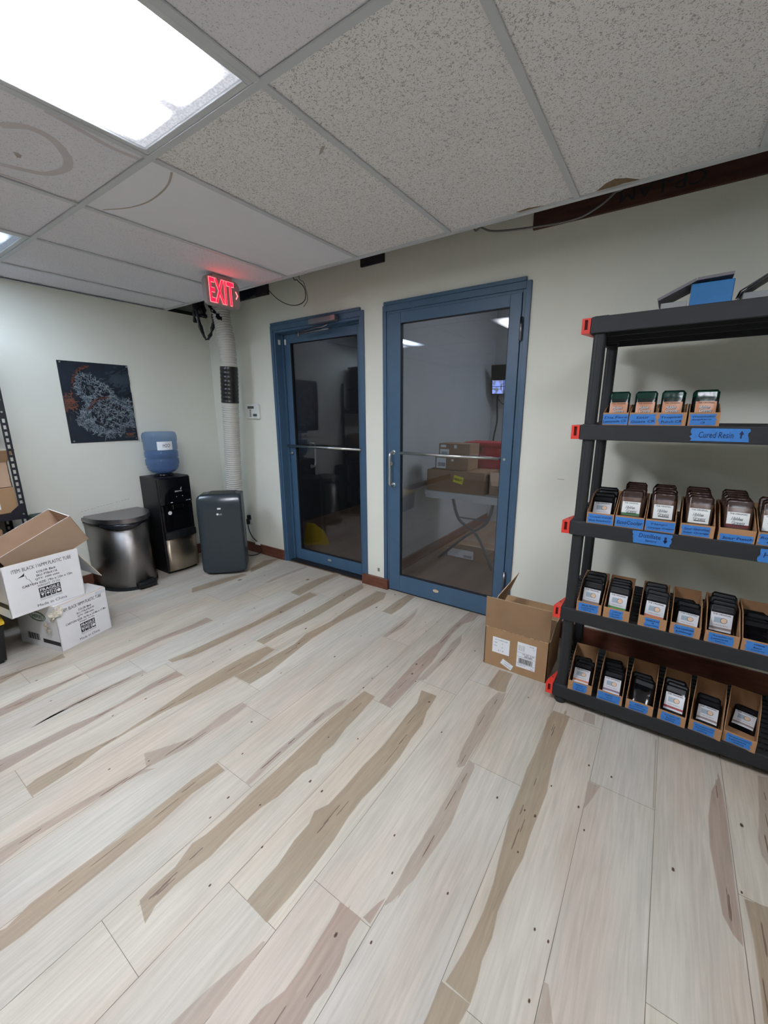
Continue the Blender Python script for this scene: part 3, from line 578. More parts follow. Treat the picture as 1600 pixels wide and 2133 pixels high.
# left door: set back in its frame
d1 = bpy.data.objects.new('door_1', None); COL.objects.link(d1); struct(d1)
frame(d1, D1L, D1R, 0)
L0, L1, LY0, LY1 = .982, 1.863, .085, .128
bm = bm_new(); ring(bm, L0, L1, .012, 2.07, LY0, LY1, .068, .068, .072, .105); leaf = obj('door_leaf', bm, blue, d1)
bm = bm_new(); ring(bm, L0+.067, L1-.067, .115, 2.0, LY0+.004, LY0+.03, .006, .006, .006, .006, bev=0); obj('gasket', bm, gasket, leaf)
bm = bm_new(); box(bm, L0+.068, L1-.068, LY0+.018, LY0+.024, .117, 1.998); obj('glass_pane', bm, glass, leaf)
bm = bm_new(); box(bm, .963, 1.882, .06, .128, 2.07, 2.094, bev=.002); box(bm, .963, .980, .070, .085, 0, 2.07); box(bm, 1.866, 1.882, .105, .128, 0, 2.07)
obj('door_stop', bm, blue, d1)
bar('push_bar', 1.0, 1.85, .045, 1.118, leaf)
pull(1.20, .13, .93, 1.135, leaf, 1)
bm = bm_new(); tube(bm, [(1.012, .087, 1.05), (1.012, .068, 1.05)], .013, 16); tube(bm, [(1.012, .068, 1.05), (1.012, .06, 1.05)], .007, 8); obj('lock_cylinder', bm, steel, leaf)
bm = bm_new(); box(bm, 1.42, 1.70, -.06, -.012, 2.085, 2.13, bev=.008); c1 = obj('door_closer', bm, mat('closer_grey', rgb(122, 124, 130), .4, .6), d1)
bm = bm_new(); box(bm, 1.655, 1.70, -.064, -.058, 2.088, 2.127, bev=.003); obj('closer_cap', bm, dsteel, c1)
bm = bm_new(); tube(bm, smooth_path([(1.60, -.03, 2.075), (1.56, -.04, 2.06), (1.50, -.045, 2.058)], 4)+[Vector((1.27, -.02, 2.045))], .006, 8); tube(bm, [(1.27, -.02, 2.035), (1.58, .0, 2.05)], .006, 8)
tube(bm, [(1.27, -.02, 2.05), (1.27, -.02, 2.02)], .009, 10); obj('closer_arm', bm, dsteel, c1)
bm = bm_new(); box(bm, .985, 1.005, .08, .085, 1.99, 2.035, bev=.002); obj('door_contact', bm, white, leaf)
bm = bm_new(); box(bm, .960, .966, .03, .055, 1.99, 2.03, bev=.002); obj('frame_contact', bm, white, d1)
bm = bm_new(); lathe(bm, [(.022, 0), (.022, .002)], 0, 0, 20); obj('floor_bolt_plate', bm, steel, leaf, M=Matrix.Translation((1.42, .084, .075)) @ Matrix.Rotation(PI/2, 4, 'X') @ Matrix.Diagonal((1, .5, 1, 1)))
# right door: flush with the room side
d2 = bpy.data.objects.new('door_2', None); COL.objects.link(d2); struct(d2)
frame(d2, D2L, D2R, 0)
R0, R1 = 2.152, 3.079
bm = bm_new(); ring(bm, R0, R1, .012, 2.078, -.010, .034, .098, .068, .068, .135); leaf = obj('door_leaf', bm, blue, d2)
bm = bm_new(); ring(bm, R0+.097, R1-.067, .146, 2.011, -.006, .02, .005, .005, .005, .005, bev=0); obj('gasket', bm, gasket, leaf)
bm = bm_new(); box(bm, R0+.098, R1-.068, .004, .010, .147, 2.010); obj('glass_pane', bm, glass, leaf)
bm = bm_new(); box(bm, 2.148, 3.083, .034, .05, 0, 2.08); bm2 = None
bm.free(); bm = bm_new(); ring(bm, 2.1485, 3.0825, 0, 2.094, .036, .06, .012, .012, .012, 0, bev=0); obj('gap_seal', bm, gasket, d2)
bm = bm_new()
for z in (1.88, .30):
    tube(bm, [(3.086, -.018, z-.065), (3.086, -.018, z+.065)], .008, 12)
obj('hinge', bm, dsteel, d2)
bar('push_bar', 2.262, 3.005, -.035, 1.120, leaf, .010)
pull(2.195, -.010, .875, 1.12, leaf)
bm = bm_new(); tube(bm, [(2.178, -.009, 1.035), (2.178, -.022, 1.035)], .014, 18); tube(bm, [(2.178, -.022, 1.035), (2.178, -.028, 1.035)], .007, 8); obj('lock_cylinder', bm, steel, leaf)
bm = bm_new(); tube(bm, [(3.035, -.011, 1.115), (3.035, -.014, 1.115)], .008, 12); obj('bolt_cap', bm, steel, leaf)
bm = bm_new(); lathe(bm, [(.024, 0), (.024, .002)], 0, 0, 20); obj('door_sticker', bm, carde, leaf, M=Matrix.Translation((2.575, -.0105, .095)) @ Matrix.Rotation(PI/2, 4, 'X') @ Matrix.Diagonal((1, .5, 1, 1)))
bm = bm_new(); box(bm, D1L+.05, D1R-.05, .02, .125, 0, .012, bev=.003); obj('threshold', bm, gasket, d1)
bm = bm_new(); box(bm, D2L+.05, D2R-.05, .0, .125, 0, .010, bev=.003); obj('threshold', bm, gasket, d2)

# ------------------------------------------------------------------ things on the left wall
def poster():
    r = random.Random(11); y0, y1, z0, z1 = -1.302, -.80, 1.185, 1.808
    w, h = y1-y0, z1-z0
    bm = bm_new()
    def P(u, d, o=.0): return Vector((.0035+o, y0+u*w, z1-d*h))
    n = 12
    G = [[bm.verts.new(P(i/n, j/n, .004*max(0, (i/n)-.6)*max(0, j/n-.5)*10)) for j in range(n+1)] for i in range(n+1)]
    for i in range(n):
        for j in range(n): bm.faces.new((G[i][j], G[i+1][j], G[i+1][j+1], G[i][j+1])).smooth = True
    blob = [(.22, .15), (.35, .14), (.55, .22), (.70, .33), (.80, .45), (.95, .45), (1, .6), (1, .85), (.85, .8), (.75, .9), (.5, .97), (.3, .85), (.1, .75), (.2, .6), (.3, .5), (.17, .35)]
    core = [[(.24, .17), (.5, .22), (.72, .42), (.55, .55), (.35, .48), (.25, .35)], [(.35, .52), (.75, .5), (.95, .62), (.9, .75), (.6, .85), (.35, .75)], [(.88, .4), (1, .35), (1, .62), (.93, .6)]]
    def inside(p, P_):
        c = False
        for i in range(len(P_)):
            a, b = P_[i-1], P_[i]
            if (a[1] > p[1]) != (b[1] > p[1]) and p[0] < (b[0]-a[0])*(p[1]-a[1])/(b[1]-a[1])+a[0]: c = not c
        return c
    lift = [0.012]
    def poly(pts, mi, lf):
        f = bm.faces.new([bm.verts.new(P(a, b, lf)) for a, b in pts]); f.material_index = mi
    poly([(.2, .17), (.5, .22), (.75, .4), (.95, .5), (.98, .8), (.7, .86), (.5, .92), (.32, .82), (.2, .74), (.3, .55), (.2, .36)], 6, .0060)
    poly([(.16, .66), (.3, .6), (.42, .62), (.4, .72), (.25, .78), (.12, .78)], 5, .0058)
    for c in core: poly(c, 4, .0062)
    def stroke(u, d, L, a, curl, wd, mi, lf):
        pts = []
        for k in range(5):
            pts.append((u, d)); u += L/4*math.cos(a); d += L/4*math.sin(a)*.8; a += curl
        for k in range(4):
            (ax, ay), (bx, by) = pts[k], pts[k+1]; nx, ny = -(by-ay), bx-ax; l = math.hypot(nx, ny) or 1; nx, ny = nx/l*wd, ny/l*wd
            f = bm.faces.new([bm.verts.new(P(min(1, max(0, q[0])), min(1, max(0, q[1])), lf)) for q in ((ax+nx, ay+ny), (bx+nx, by+ny), (bx-nx, by-ny), (ax-nx, ay-ny))]); f.material_index = mi
    k = 0
    while k < 950:
        u, d = r.random(), r.random()
        if not inside((u, d), blob): continue
        incore = any(inside((u, d), c) for c in core)
        if incore and r.random() < .45: continue
        k += 1
        stroke(u, d, r.uniform(.03, .085), r.uniform(0, 2*PI), r.uniform(-.8, .8), r.uniform(.0025, .0055), r.choice((1, 1, 2)), .0066+k*1e-6)
    for i in range(130): stroke(max(0, r.gauss(.06, .05)), r.gauss(.5, .05), r.uniform(.03, .07), r.uniform(0, 6), .3, .006, 3 if i % 3 else 5, .0064+i*1e-6)
    for i in range(160): stroke(r.gauss(.82, .09), r.gauss(.2, .06), r.uniform(.04, .1), -.5+r.uniform(-.3, .3), .1, .008, 6, .0058+i*1e-6)
    for path in ([(.42, .04), (.33, .07), (.25, .12), (.18, .2), (.155, .3)], [(.3, .6), (.36, .53), (.43, .47), (.52, .44), (.62, .43)]):
        for i in range(60):
            t = r.random()*(len(path)-1.001); q = int(t); f_ = t-q
            u = path[q][0]*(1-f_)+path[q+1][0]*f_; d = path[q][1]*(1-f_)+path[q+1][1]*f_
            stroke(u, d, r.uniform(.03, .05), math.atan2(path[q+1][1]-path[q][1], path[q+1][0]-path[q][0])+r.uniform(-.9, .9), 0, .003, 3, .0076)
    o = obj('poster', bm, [mat('poster_ground', rgb(34, 42, 54), .35, var=.25, vscale=8), mat('poster_grey', rgb(98, 110, 120), .4), mat('poster_light', rgb(140, 152, 160), .4),
        mat('poster_orange', rgb(116, 72, 58), .4, var=.2, vscale=40), mat('poster_core', rgb(20, 26, 36), .4), mat('poster_brown', rgb(70, 62, 62), .4), mat('poster_haze', rgb(54, 66, 78), .4, var=.2, vscale=10)])
    tag(o, 'unframed dark macro photo poster of a frosty bud pinned to the left wall', 'poster')
    for u, d in ((.035, .02), (.975, .02), (.975, .975), (.04, .975)):
        bm = bm_new(); p = P(u, d, .006); tube(bm, [p, p+Vector((.004, 0, 0))], .006, 12); obj('push_pin', bm, steel, o)
    bm = bm_new()
    for k in range(9):
        a = PI*k/8; c = P(.865+.085*math.cos(a), .90-.11*math.sin(a), .0095); box(bm, c.x, c.x+.0004, c.y-.008, c.y+.008, c.z-.004, c.z+.004)
    obj('poster_logo', bm, mat('logo_grey', rgb(96, 100, 100), .5), o)
    text('poster_caption', 'TRICHOME', face(P(.875, .915, .0096), (0, 1, 0), (0, 0, 1)), mat('caption_orange', rgb(176, 110, 66), .5), o, w=.06, h=.022)
    text('poster_caption', 'MACRO PHOTOGRAPHY', face(P(.875, .95, .0098), (0, 1, 0), (0, 0, 1)), mat('caption_olive', rgb(140, 120, 80), .5), o, w=.085, h=.008)
poster()

# thermostat and outlet on the door wall
t = thing('thermostat', 'white wall thermostat with small grey screens left of the left door', 'thermostat', (.608, 0, 1.425))
bm = bm_new(); box(bm, -.095, .095, -.028, 0, -.068, .068, bev=.01); obj('housing', bm, white, t)
for q in ((-.055, .035, .025, .048), (.018, .072, -.045, -.022)):
    bm = bm_new(); box(bm, q[0], q[1], -.0295, -.028, q[2], q[3]); obj('screen', bm, mat('lcd', rgb(70, 78, 78), .3), t)
bm = bm_new()
for k in range(4): box(bm, -.028, -.008, -.031, -.028, .012-.018*k-.005, .012-.018*k+.005, bev=.001)
obj('buttons', bm, dsteel, t)
t = thing('wall_outlet', 'white wall outlet behind the charcoal air conditioner', 'outlet', (.425, 0, .352))
bm = bm_new(); box(bm, -.038, .038, -.006, 0, -.062, .062, bev=.003); obj('cover_plate', bm, white, t)
bm = bm_new(); box(bm, -.016, .016, -.008, -.006, .008, .04, bev=.004); box(bm, -.016, .016, -.008, -.006, -.04, -.008, bev=.004); obj('socket', bm, white, t)
t = thing('power_cord', 'black power cord with white tag drooping from the wall outlet', 'power cord', (0, 0, 0))
bm = bm_new(); box(bm, .408, .446, -.04, -.008, .345, .395, bev=.008); box(bm, .415, .44, -.055, -.02, .30, .36, bev=.008); obj('plug', bm, black, t)
bm = bm_new(); tube(bm, smooth_path([(.43, -.045, .31), (.445, -.05, .25), (.49, -.05, .18), (.56, -.04, .125), (.60, -.04, .08), (.60, -.05, .03), (.55, -.10, .006), (.47, -.14, .006), (.44, -.2, .03), (.45, -.235, .10)]), .0045, 8); obj('cord', bm, black, t)
bm = bm_new(); box(bm, .525, .60, -.05, -.042, .105, .135, bev=.003); box(bm, .46, .53, -.056, -.048, .12, .20, M=Matrix.Translation((0, 0, 0)), bev=.003) if False else None; obj('cord_tag', bm, white, t)

# portable air conditioner
t = thing('air_conditioner', 'charcoal portable air conditioner standing below the corrugated hose', 'air conditioner', (.642, -.454, 0), PI/4)
bm = bm_new(); tb = bmesh.new()
pl = rrect(-.172, .172, -.10, .15, .06)
prism(tb, pl, 'z', .03, .715); bmesh.ops.bevel(tb, geom=[e for e in tb.edges if all(v.co.z > .7 for v in e.verts)], offset=.03, segments=4, affect='EDGES'); merge(bm, tb, 0)
box(bm, -.15, .15, -.09, .13, .0, .03)
o = obj('body', bm, acg, t)
bm = bm_new(); nx, nz = 16, 40; GG = []; rc = .045
for j in range(nz+1):
    z = .018+.71*j/nz; dz = max(0, rc-(z-.018), rc-(.728-z)); hw = .186-(rc-math.sqrt(max(0, rc*rc-dz*dz))); hw *= 1-.02*(z-.3)
    GG.append([bm.verts.new((-hw+2*hw*i/nx, -.138-.014*(1-(2*i/nx-1)**2)+.04*max(0, (z-.60)/.128)**2.2, z)) for i in range(nx+1)])
for j in range(nz):
    for i in range(nx): bm.faces.new((GG[j][i], GG[j][i+1], GG[j+1][i+1], GG[j+1][i])).smooth = True
o = obj('front_panel', bm, mat('charcoal_gloss', rgb(46, 55, 61), .22, spec=.5), t); m_ = o.modifiers.new('s', 'SOLIDIFY'); m_.thickness = .012; m_.offset = 0
bm_ = None
bm = bm_new(); box(bm, -.180, .180, -.118, -.108, .03, .69); obj('panel_seam', bm, steel, t)
bm = bm_new(); box(bm, -.014, .014, -.1612, -.156, .602, .616, bev=.001); obj('badge', bm, paper, t)
bm = bm_new(); tube(bm, [(-.016, -.156, .560), (-.016, -.1612, .560)], .009, 18); obj('brand_disc', bm, paper, t)
text('brand_lettering', 'LG', face((.008, -.1612, .560), (1, 0, 0), (0, 0, 1)), paper, t, w=.022, h=.013)
bm = bm_new(); tb = bmesh.new(); prism(tb, rrect(-.11, .11, -.06, .11, .03), 'z', .714, .719); merge(bm, tb, 0); obj('top_grille', bm, black, t)

# hose
def hose_path():
    return smooth_path([(.475, -.215, .60), (.482, -.20, .75), (.500, -.20, 1.05), (.525, -.20, 1.38), (.545, -.20, 1.62), (.562, -.20, 1.82), (.562, -.20, 1.98), (.545, -.20, 2.13), (.515, -.20, 2.27), (.478, -.19, 2.42), (.45, -.17, 2.6)], 30)
pth = hose_path()
# resample evenly
acc = [0]
for a, b in zip(pth, pth[1:]): acc.append(acc[-1]+(b-a).length)
def at(s):
    import bisect
    i = min(len(acc)-2, max(0, bisect.bisect_right(acc, s)-1)); f_ = (s-acc[i])/(acc[i+1]-acc[i]); return pth[i].lerp(pth[i+1], f_)
step = .005; N = int(acc[-1]/step); P_ = [at(i*step) for i in range(N)]; P_ = [p for p in P_ if p.z < 2.58]
t = thing('exhaust_hose', 'cream corrugated exhaust hose running up the wall corner, black tape mid-way', 'hose')
bm = bm_new(); tube(bm, P_, [(.0745, .0745, .070, .0655)[i % 4] for i in range(len(P_))], 22); obj('hose', bm, hosem, t)
bm = bm_new(); Q = [p for p in P_ if 1.50 < p.z < 1.812]; tube(bm, Q, [.0765+.0012*math.sin(i*.9) for i in range(len(Q))], 22); obj('duct_tape', bm, tapek, t)
# black plastic strips hanging beside the hose top
bm = bm_new(); r = random.Random(4)
def ribbon(pts, w):
    pts = smooth_path(pts, 6); L = []
    for i, p in enumerate(pts):
        o_ = Vector((.35, .94, 0))*(w*(.6+.5*abs(math.sin(i*.7)))/2); wob = Vector((r.uniform(-.003, .003),)*3)
        L.append((bm.verts.new(p-o_+wob), bm.verts.new(p+wob*2), bm.verts.new(p+o_-wob)))
    for a, b in zip(L, L[1:]):
        for k in range(2): bm.faces.new((a[k], a[k+1], b[k+1], b[k])).smooth = True
ribbon([(.42, -.37, 2.36), (.43, -.37, 2.24), (.44, -.355, 2.12), (.45, -.325, 2.035), (.46, -.295, 2.06), (.48, -.265, 2.15), (.49, -.262, 2.25), (.48, -.28, 2.34)], .03)
ribbon([(.42, -.33, 2.36), (.43, -.32, 2.29), (.44, -.315, 2.215)], .06)
ribbon([(.42, -.375, 2.35), (.42, -.395, 2.25), (.42, -.39, 2.16)], .025)
ribbon([(.46, -.29, 2.36), (.50, -.27, 2.29), (.56, -.27, 2.24), (.60, -.275, 2.18)], .05)
o = obj('plastic_strips', bm, bagm); sm = o.modifiers.new('s', 'SOLIDIFY'); sm.thickness = .0015
tag(o, 'torn black plastic strips dangling beside the top of the hose', 'plastic strips')

# exit sign
t = thing('exit_sign', 'lit red EXIT sign hanging from the suspended ceiling', 'exit sign', (1.262, -.694, 0))
bm = bm_new(); prism(bm, rrect(-.128, .128, 2.117, 2.293, .028), 'x', -.045, 0)
bmesh.ops.bevel(bm, geom=[e for e in bm.edges if abs(e.verts[0].co.x-e.verts[1].co.x) < 1e-5], offset=.005, segments=2, affect='EDGES')
obj('housing', bm, signm, t)
bm = bm_new(); box(bm, -.05, .0, -.075, .075, 2.291, H-.0035, bev=.004); obj('canopy', bm, signm, t)
text('lettering', 'EXIT', face((.0012, -.012, 2.206), (0, 1, 0), (0, 0, 1)), ledrim, t, w=.192, h=.152, bold=.03, spacing=1.06)
tm = text('lettering_core', 'EXIT', face((.0022, -.012, 2.206), (0, 1, 0), (0, 0, 1)), ledred, t, w=.187, h=.147, bold=.018, spacing=1.06)
bm = bm_new()
for s_ in (-1, 1):
    prism(bm, [(.094, 2.206+s_*.024), (.100, 2.206+s_*.024), (.114, 2.206), (.108, 2.206)], 'x', .0006, .002)
obj('chevron', bm, ledrim, t)

# trash can
t = thing('trash_can', 'semi-round stainless step trash can with black bag under its lid', 'trash can', (.03, -1.115, 0))
def dshape(rx, ry, x0=0, n=48):
    return [(x0, -ry)]+[(x0+.10+(rx-.10)*math.sin(PI*k/n), -ry*math.cos(PI*k/n)) for k in range(n+1)]+[(x0, ry)]
bm = bm_new(); prism(bm, dshape(.405, .212), 'z', .025, .545); obj('body', bm, brushed, t)
for f in t.children[0].data.polygons:
    if len(f.vertices) == 4: f.use_smooth = True
t.children[0].data.materials[0] = brushed
bm = bm_new(); prism(bm, dshape(.412, .218), 'z', 0, .026); obj('base_ring', bm, black, t)
bm = bm_new(); prism(bm, dshape(.412, .218), 'z', .545, .565); obj('collar', bm, black, t)
bm = bm_new(); prism(bm, dshape(.418, .224), 'z', .565, .585); tb = bmesh.new()
prism(tb, dshape(.415, .221), 'z', .585, .603); bmesh.ops.bevel(tb, geom=[e for e in tb.edges if all(v.co.z > .6 for v in e.verts)], offset=.012, segments=3, affect='EDGES'); merge(bm, tb, 0)
obj('lid', bm, dsteel, t)
bm = bm_new(); box(bm, .36, .445, -.055, .09, .012, .062, bev=.01); box(bm, .40, .455, -.035, .07, .02, .036, 0, bev=.005); obj('pedal', bm, black, t)
bm = bm_new(); n = 24; G = []
rr = random.Random(8)
for k in range(n+1):
    a = PI*(.12+.50*k/n); dr = .045*math.sin(PI*k/n)**.8
    x, y = .10+(.409-.10)*math.sin(a), -.214*math.cos(a)
    G.append([bm.verts.new((x+.004+.006*rr.random(), y-.002, .56-dr*j/3)) for j in range(4)])
for k in range(n):
    for j in range(3): bm.faces.new((G[k][j], G[k+1][j], G[k+1][j+1], G[k][j+1])).smooth = True
o = obj('bag', bm, bagm, t); sm = o.modifiers.new('s', 'SOLIDIFY'); sm.thickness = .003

# water dispenser
t = thing('water_dispenser', 'black freestanding water dispenser with steel lower door', 'water dispenser', (.04, -.705, 0))
bm = bm_new(); box(bm, 0, .285, -.148, .148, .02, .872, bev=.008)
box(bm, .0, .27, -.135, .135, 0, .02); obj('cabinet', bm, black, t)
bm = bm_new(); box(bm, .285, .312, -.140, .140, .63, .868, bev=.008); obj('upper_panel', bm, blackg, t)
bm = bm_new(); box(bm, .285, .306, -.140, -.122, .39, .628, bev=.004); box(bm, .285, .306, .122, .140, .39, .628, bev=.004); box(bm, .284, .290, -.122, .122, .39, .628); box(bm, .29, .32, -.05, .05, .585, .628, bev=.006); obj('alcove', bm, blackg, t)
bm = bm_new(); tb = bmesh.new(); N = 10
prism(tb, [(.27, -.14)]+[(.318+.022*math.sin(PI*k/N), -.14+.28*k/N) for k in range(N+1)]+[(.27, .14)], 'z', .325, .39); bmesh.ops.bevel(tb, geom=[e for e in tb.edges if all(v.co.z > .38 for v in e.verts)], offset=.006, segments=2, affect='EDGES'); merge(bm, tb, 0); obj('drip_tray', bm, black, t)
bm = bm_new(); prism(bm, [(.27, -.138)]+[(.306+.02*math.sin(PI*k/N), -.138+.276*k/N) for k in range(N+1)]+[(.27, .138)], 'z', .03, .322)
for f in bm.faces:
    if len(f.verts) == 4: f.smooth = True
obj('lower_door', bm, mat('dispenser_steel', rgb(184, 172, 154), .34, 1, bump=.3, bscale=14, stretch=(1, 1, 60)), t); aniso(MATS['dispenser_steel'], .9, .36, .25)
text('brand_lettering', 'PRIMO', face((.3135, .022, .742), (0, 1, 0), (0, 0, 1)), paper, t, w=.062, h=.012)
bm = bm_new(); tube(bm, [(.312, .045, .758), (.314, .045, .758)], .004, 10); tube(bm, [(.313, .046, .762), (.313, .052, .775)], .0015, 6); obj('brand_droplet', bm, paper, t)
bm = bm_new(); tube(bm, [(.290, -.065, .555), (.2915, -.065, .555)], .017, 20); obj('round_sticker', bm, paper, t)
for y in (.00, .055): bm = bm_new(); tube(bm, [(.312, y, .695), (.3135, y, .695)], .003, 8); obj('indicator', bm, paper, t)
for y in (-.05, .09, .115): bm = bm_new(); box(bm, .312, .3135, y-.009, y+.009, .648, .652); obj('tap_marking', bm, paper, t)
bm = bm_new(); lathe(bm, [(.06, .868), (.085, .875), (.085, .890), (.06, .895)], .15, 0, 28); obj('bottle_collar', bm, blackg, t)

# water bottle
t = thing('water_bottle', 'translucent blue five gallon water bottle upside down on the dispenser', 'water bottle', (.19, -.705, 0))
bluew = bpy.data.materials.new('blue_polycarbonate'); bluew.use_nodes = True; nt = bluew.node_tree; nt.nodes.clear()
o_ = nt.nodes.new('ShaderNodeOutputMaterial'); mx = nt.nodes.new('ShaderNodeMixShader'); mx2 = nt.nodes.new('ShaderNodeMixShader')
tr = nt.nodes.new('ShaderNodeBsdfTransparent'); tr.inputs[0].default_value = (.72, .80, .92, 1)
df = nt.nodes.new('ShaderNodeBsdfPrincipled'); df.inputs['Base Color'].default_value = rgb(120, 146, 182); df.inputs['Roughness'].default_value = .12
lw = nt.nodes.new('ShaderNodeLayerWeight'); lw.inputs[0].default_value = .35
mr = nt.nodes.new('ShaderNodeMapRange'); mr.inputs[3].default_value = .16; mr.inputs[4].default_value = .6
nt.links.new(lw.outputs['Facing'], mr.inputs[0]); nt.links.new(mr.outputs[0], mx.inputs[0])
nt.links.new(tr.outputs[0], mx.inputs[1]); nt.links.new(df.outputs[0], mx.inputs[2]); nt.links.new(mx.outputs[0], o_.inputs[0])
prof = [(.03, .893), (.05, .896), (.09, .905), (.118, .93), (.128, .955), (.125, .965), (.134, .975), (.134, 1.02), (.126, 1.03), (.134, 1.04), (.134, 1.085), (.127, 1.095), (.134, 1.105), (.134, 1.17), (.138, 1.18), (.138, 1.225), (.130, 1.248), (.11, 1.258), (.02, 1.26)]
bm = bm_new(); lathe(bm, prof, 0, 0, 44); obj('bottle_body', bm, bluew, t)
bm = bm_new(); lathe(bm, [(r_-.006, z) for r_, z in prof if z < 1.09 and r_ > .04]+[(.122, 1.09), (.01, 1.09)], 0, 0, 36); obj('water', bm, bluew, t)
bm = bm_new(); N = 8; G = []
for k in range(N+1):
    a = math.radians(-38+52*k/N); G.append((bm.verts.new((.1365*math.cos(a), .1365*math.sin(a), 1.105)), bm.verts.new((.1365*math.cos(a), .1365*math.sin(a), 1.178))))
for a, b in zip(G, G[1:]): bm.faces.new((a[0], b[0], b[1], a[1]))
lb = obj('bottle_label', bm, paper, t)
a = math.radians(-8); text('label_lettering', 'H2O', face((.1375*math.cos(a), .1375*math.sin(a), 1.143), (-math.sin(a), math.cos(a), 0), (0, 0, 1)), penm, lb, w=.06, h=.03, shear=.2)

# ------------------------------------------------------------------ cartons
def carton(w, d, h, th=.004, floor=True, right=None, left=None, front=None, back=None):
    """open carton, local: x width, -y front, walls as one mesh; material 1 = cut edges, 2 = inside"""
    bm = bm_new(); x, y = w/2, d/2
    def wall(a, b, na, hh):
        # a,b ends at outer face, na inward normal
        a, b, na = Vector(a), Vector(b), Vector(na)
        c, e = a+na*th, b+na*th; u = Vector((0, 0, hh))
        quad(bm, a, b, b+u, a+u, 0); quad(bm, e, c, c+u, e+u, 2); quad(bm, a+u, b+u, e+u, c+u, 1); quad(bm, a, c, c+u, a+u, 0); quad(bm, b, e, e+u, b+u, 0)
    wall((-x, -y, 0), (x, -y, 0), (0, 1, 0), front or h); wall((x, -y, 0), (x, y, 0), (-1, 0, 0), right or h)
    wall((x, y, 0), (-x, y, 0), (0, -1, 0), back or h); wall((-x, y, 0), (-x, -y, 0), (1, 0, 0), left or h)
    if floor: box(bm, -x+th, x-th, -y+th, y-th, 0, th, 2)
    return bm
def flap_bm(a, b, c, d, th=.0035):
    """sheet with corners a,b (hinge) c,d"""
    a, b, c, d = map(Vector, (a, b, c, d)); n = (b-a).cross(d-a).normalized()*th; bm = bm_new()
    V = [bm.verts.new(v) for v in (a, b, c, d, a+n, b+n, c+n, d+n)]
    for f, mi in (((0, 1, 2, 3), 0), ((7, 6, 5, 4), 2), ((0, 4, 5, 1), 1), ((1, 5, 6, 2), 1), ((2, 6, 7, 3), 1), ((3, 7, 4, 0), 1)):
        bm.faces.new([V[i] for i in f]).material_index = mi
    return bm
CW = [cardw, carde, cardi]; CB = [cardb, carde, cardi]
def carton_print(t, w, h, lines, title_x=0, yf=0):
    F_ = lambda x, z: face((x, yf, z), (1, 0, 0), (0, 0, 1))
    text('printed_text', lines[0], F_(title_x, h*.865), ink, t, w=w*.78, h=.021, bold=.025)
    zs = [.745, .675, .605, .53, .465]
    for s_, z in zip(lines[1:], zs):
        text('printed_text', s_, F_(.012, h*z), ink, t, w=w*.0215*len(s_), h=.0135, bold=.015)
    cx = .012; z0, z1 = h*.17, h*.42; bw = w*.145
    bm = bm_new()
    zf = z0+(z1-z0)*.62
    quad(bm, (cx-bw, yf, zf), (cx+bw, yf, zf), (cx+bw, yf, z1), (cx-bw, yf, z1))
    for k in range(4):
        a = cx-bw+k*bw*.5+bw*.03; b = a+bw*.44; zb, zt = z0+(z1-z0)*.17, zf-.003
        quad(bm, (a, yf, zb), (b, yf, zb), (b, yf, zt), (a, yf, zt))
    e = .0012
    for (a, b, c, d) in ((cx-bw, cx+bw, z0, z0+e), (cx-bw, cx-bw+e, z0, z1), (cx+bw-e, cx+bw, z0, z1)):
        quad(bm, (a, yf, c), (b, yf, c), (b, yf, d), (a, yf, d))
    ob = obj('fragile_mark', bm, ink, t)
    text('fragile_lettering', 'FRAGILE', face((cx, yf-.0006, (zf+z1)/2), (1, 0, 0), (0, 0, 1)), cardw, ob, w=bw*1.8, h=(z1-zf)*.62, bold=.02)
    text('fragile_caption', 'PLEASE HANDLE WITH CARE', face((cx, yf-.0002, z0+(z1-z0)*.09), (1, 0, 0), (0, 0, 1)), ink, ob, w=bw*1.8, h=.004)
    bm = bm_new()
    for k in range(4):
        a = cx-bw+k*bw*.5+bw*.25; zc_ = (z0+(z1-z0)*.17+zf)/2; s_ = (z1-z0)*.13; y_ = yf-.0006
        def T_(pts): bm.faces.new([bm.verts.new((a+p*s_, y_, zc_+q*s_)) for p, q in pts])
        if k == 0: T_([(-.8, 1), (.8, 1), (.5, .1), (.12, -.2), (.12, -.8), (.5, -1), (-.5, -1), (-.12, -.8), (-.12, -.2), (-.5, .1)])
        if k == 1: T_([(-1, 0), (-.6, .7), (0, 1), (.6, .7), (1, 0)]); T_([(-.08, 0), (.08, 0), (.08, -1), (-.08, -1)])
        if k == 2: T_([(-.7, -.8), (-.4, -.8), (-.4, .4), (-.1, .4), (-.55, 1), (-1, .4), (-.7, .4)]); T_([(.4, -.8), (.7, -.8), (.7, .4), (1, .4), (.55, 1), (.1, .4), (.4, .4)]); T_([(-.9, -1), (.9, -1), (.9, -.9), (-.9, -.9)])
        if k == 3: T_([(math.cos(q*PI/6), math.sin(q*PI/6)) for q in range(12)])
    obj('fragile_icons', bm, cardw, ob)
    text('printed_text', 'Made in China', F_(.012, h*.085), ink, t, w=w*.40, h=.016, bold=.02)

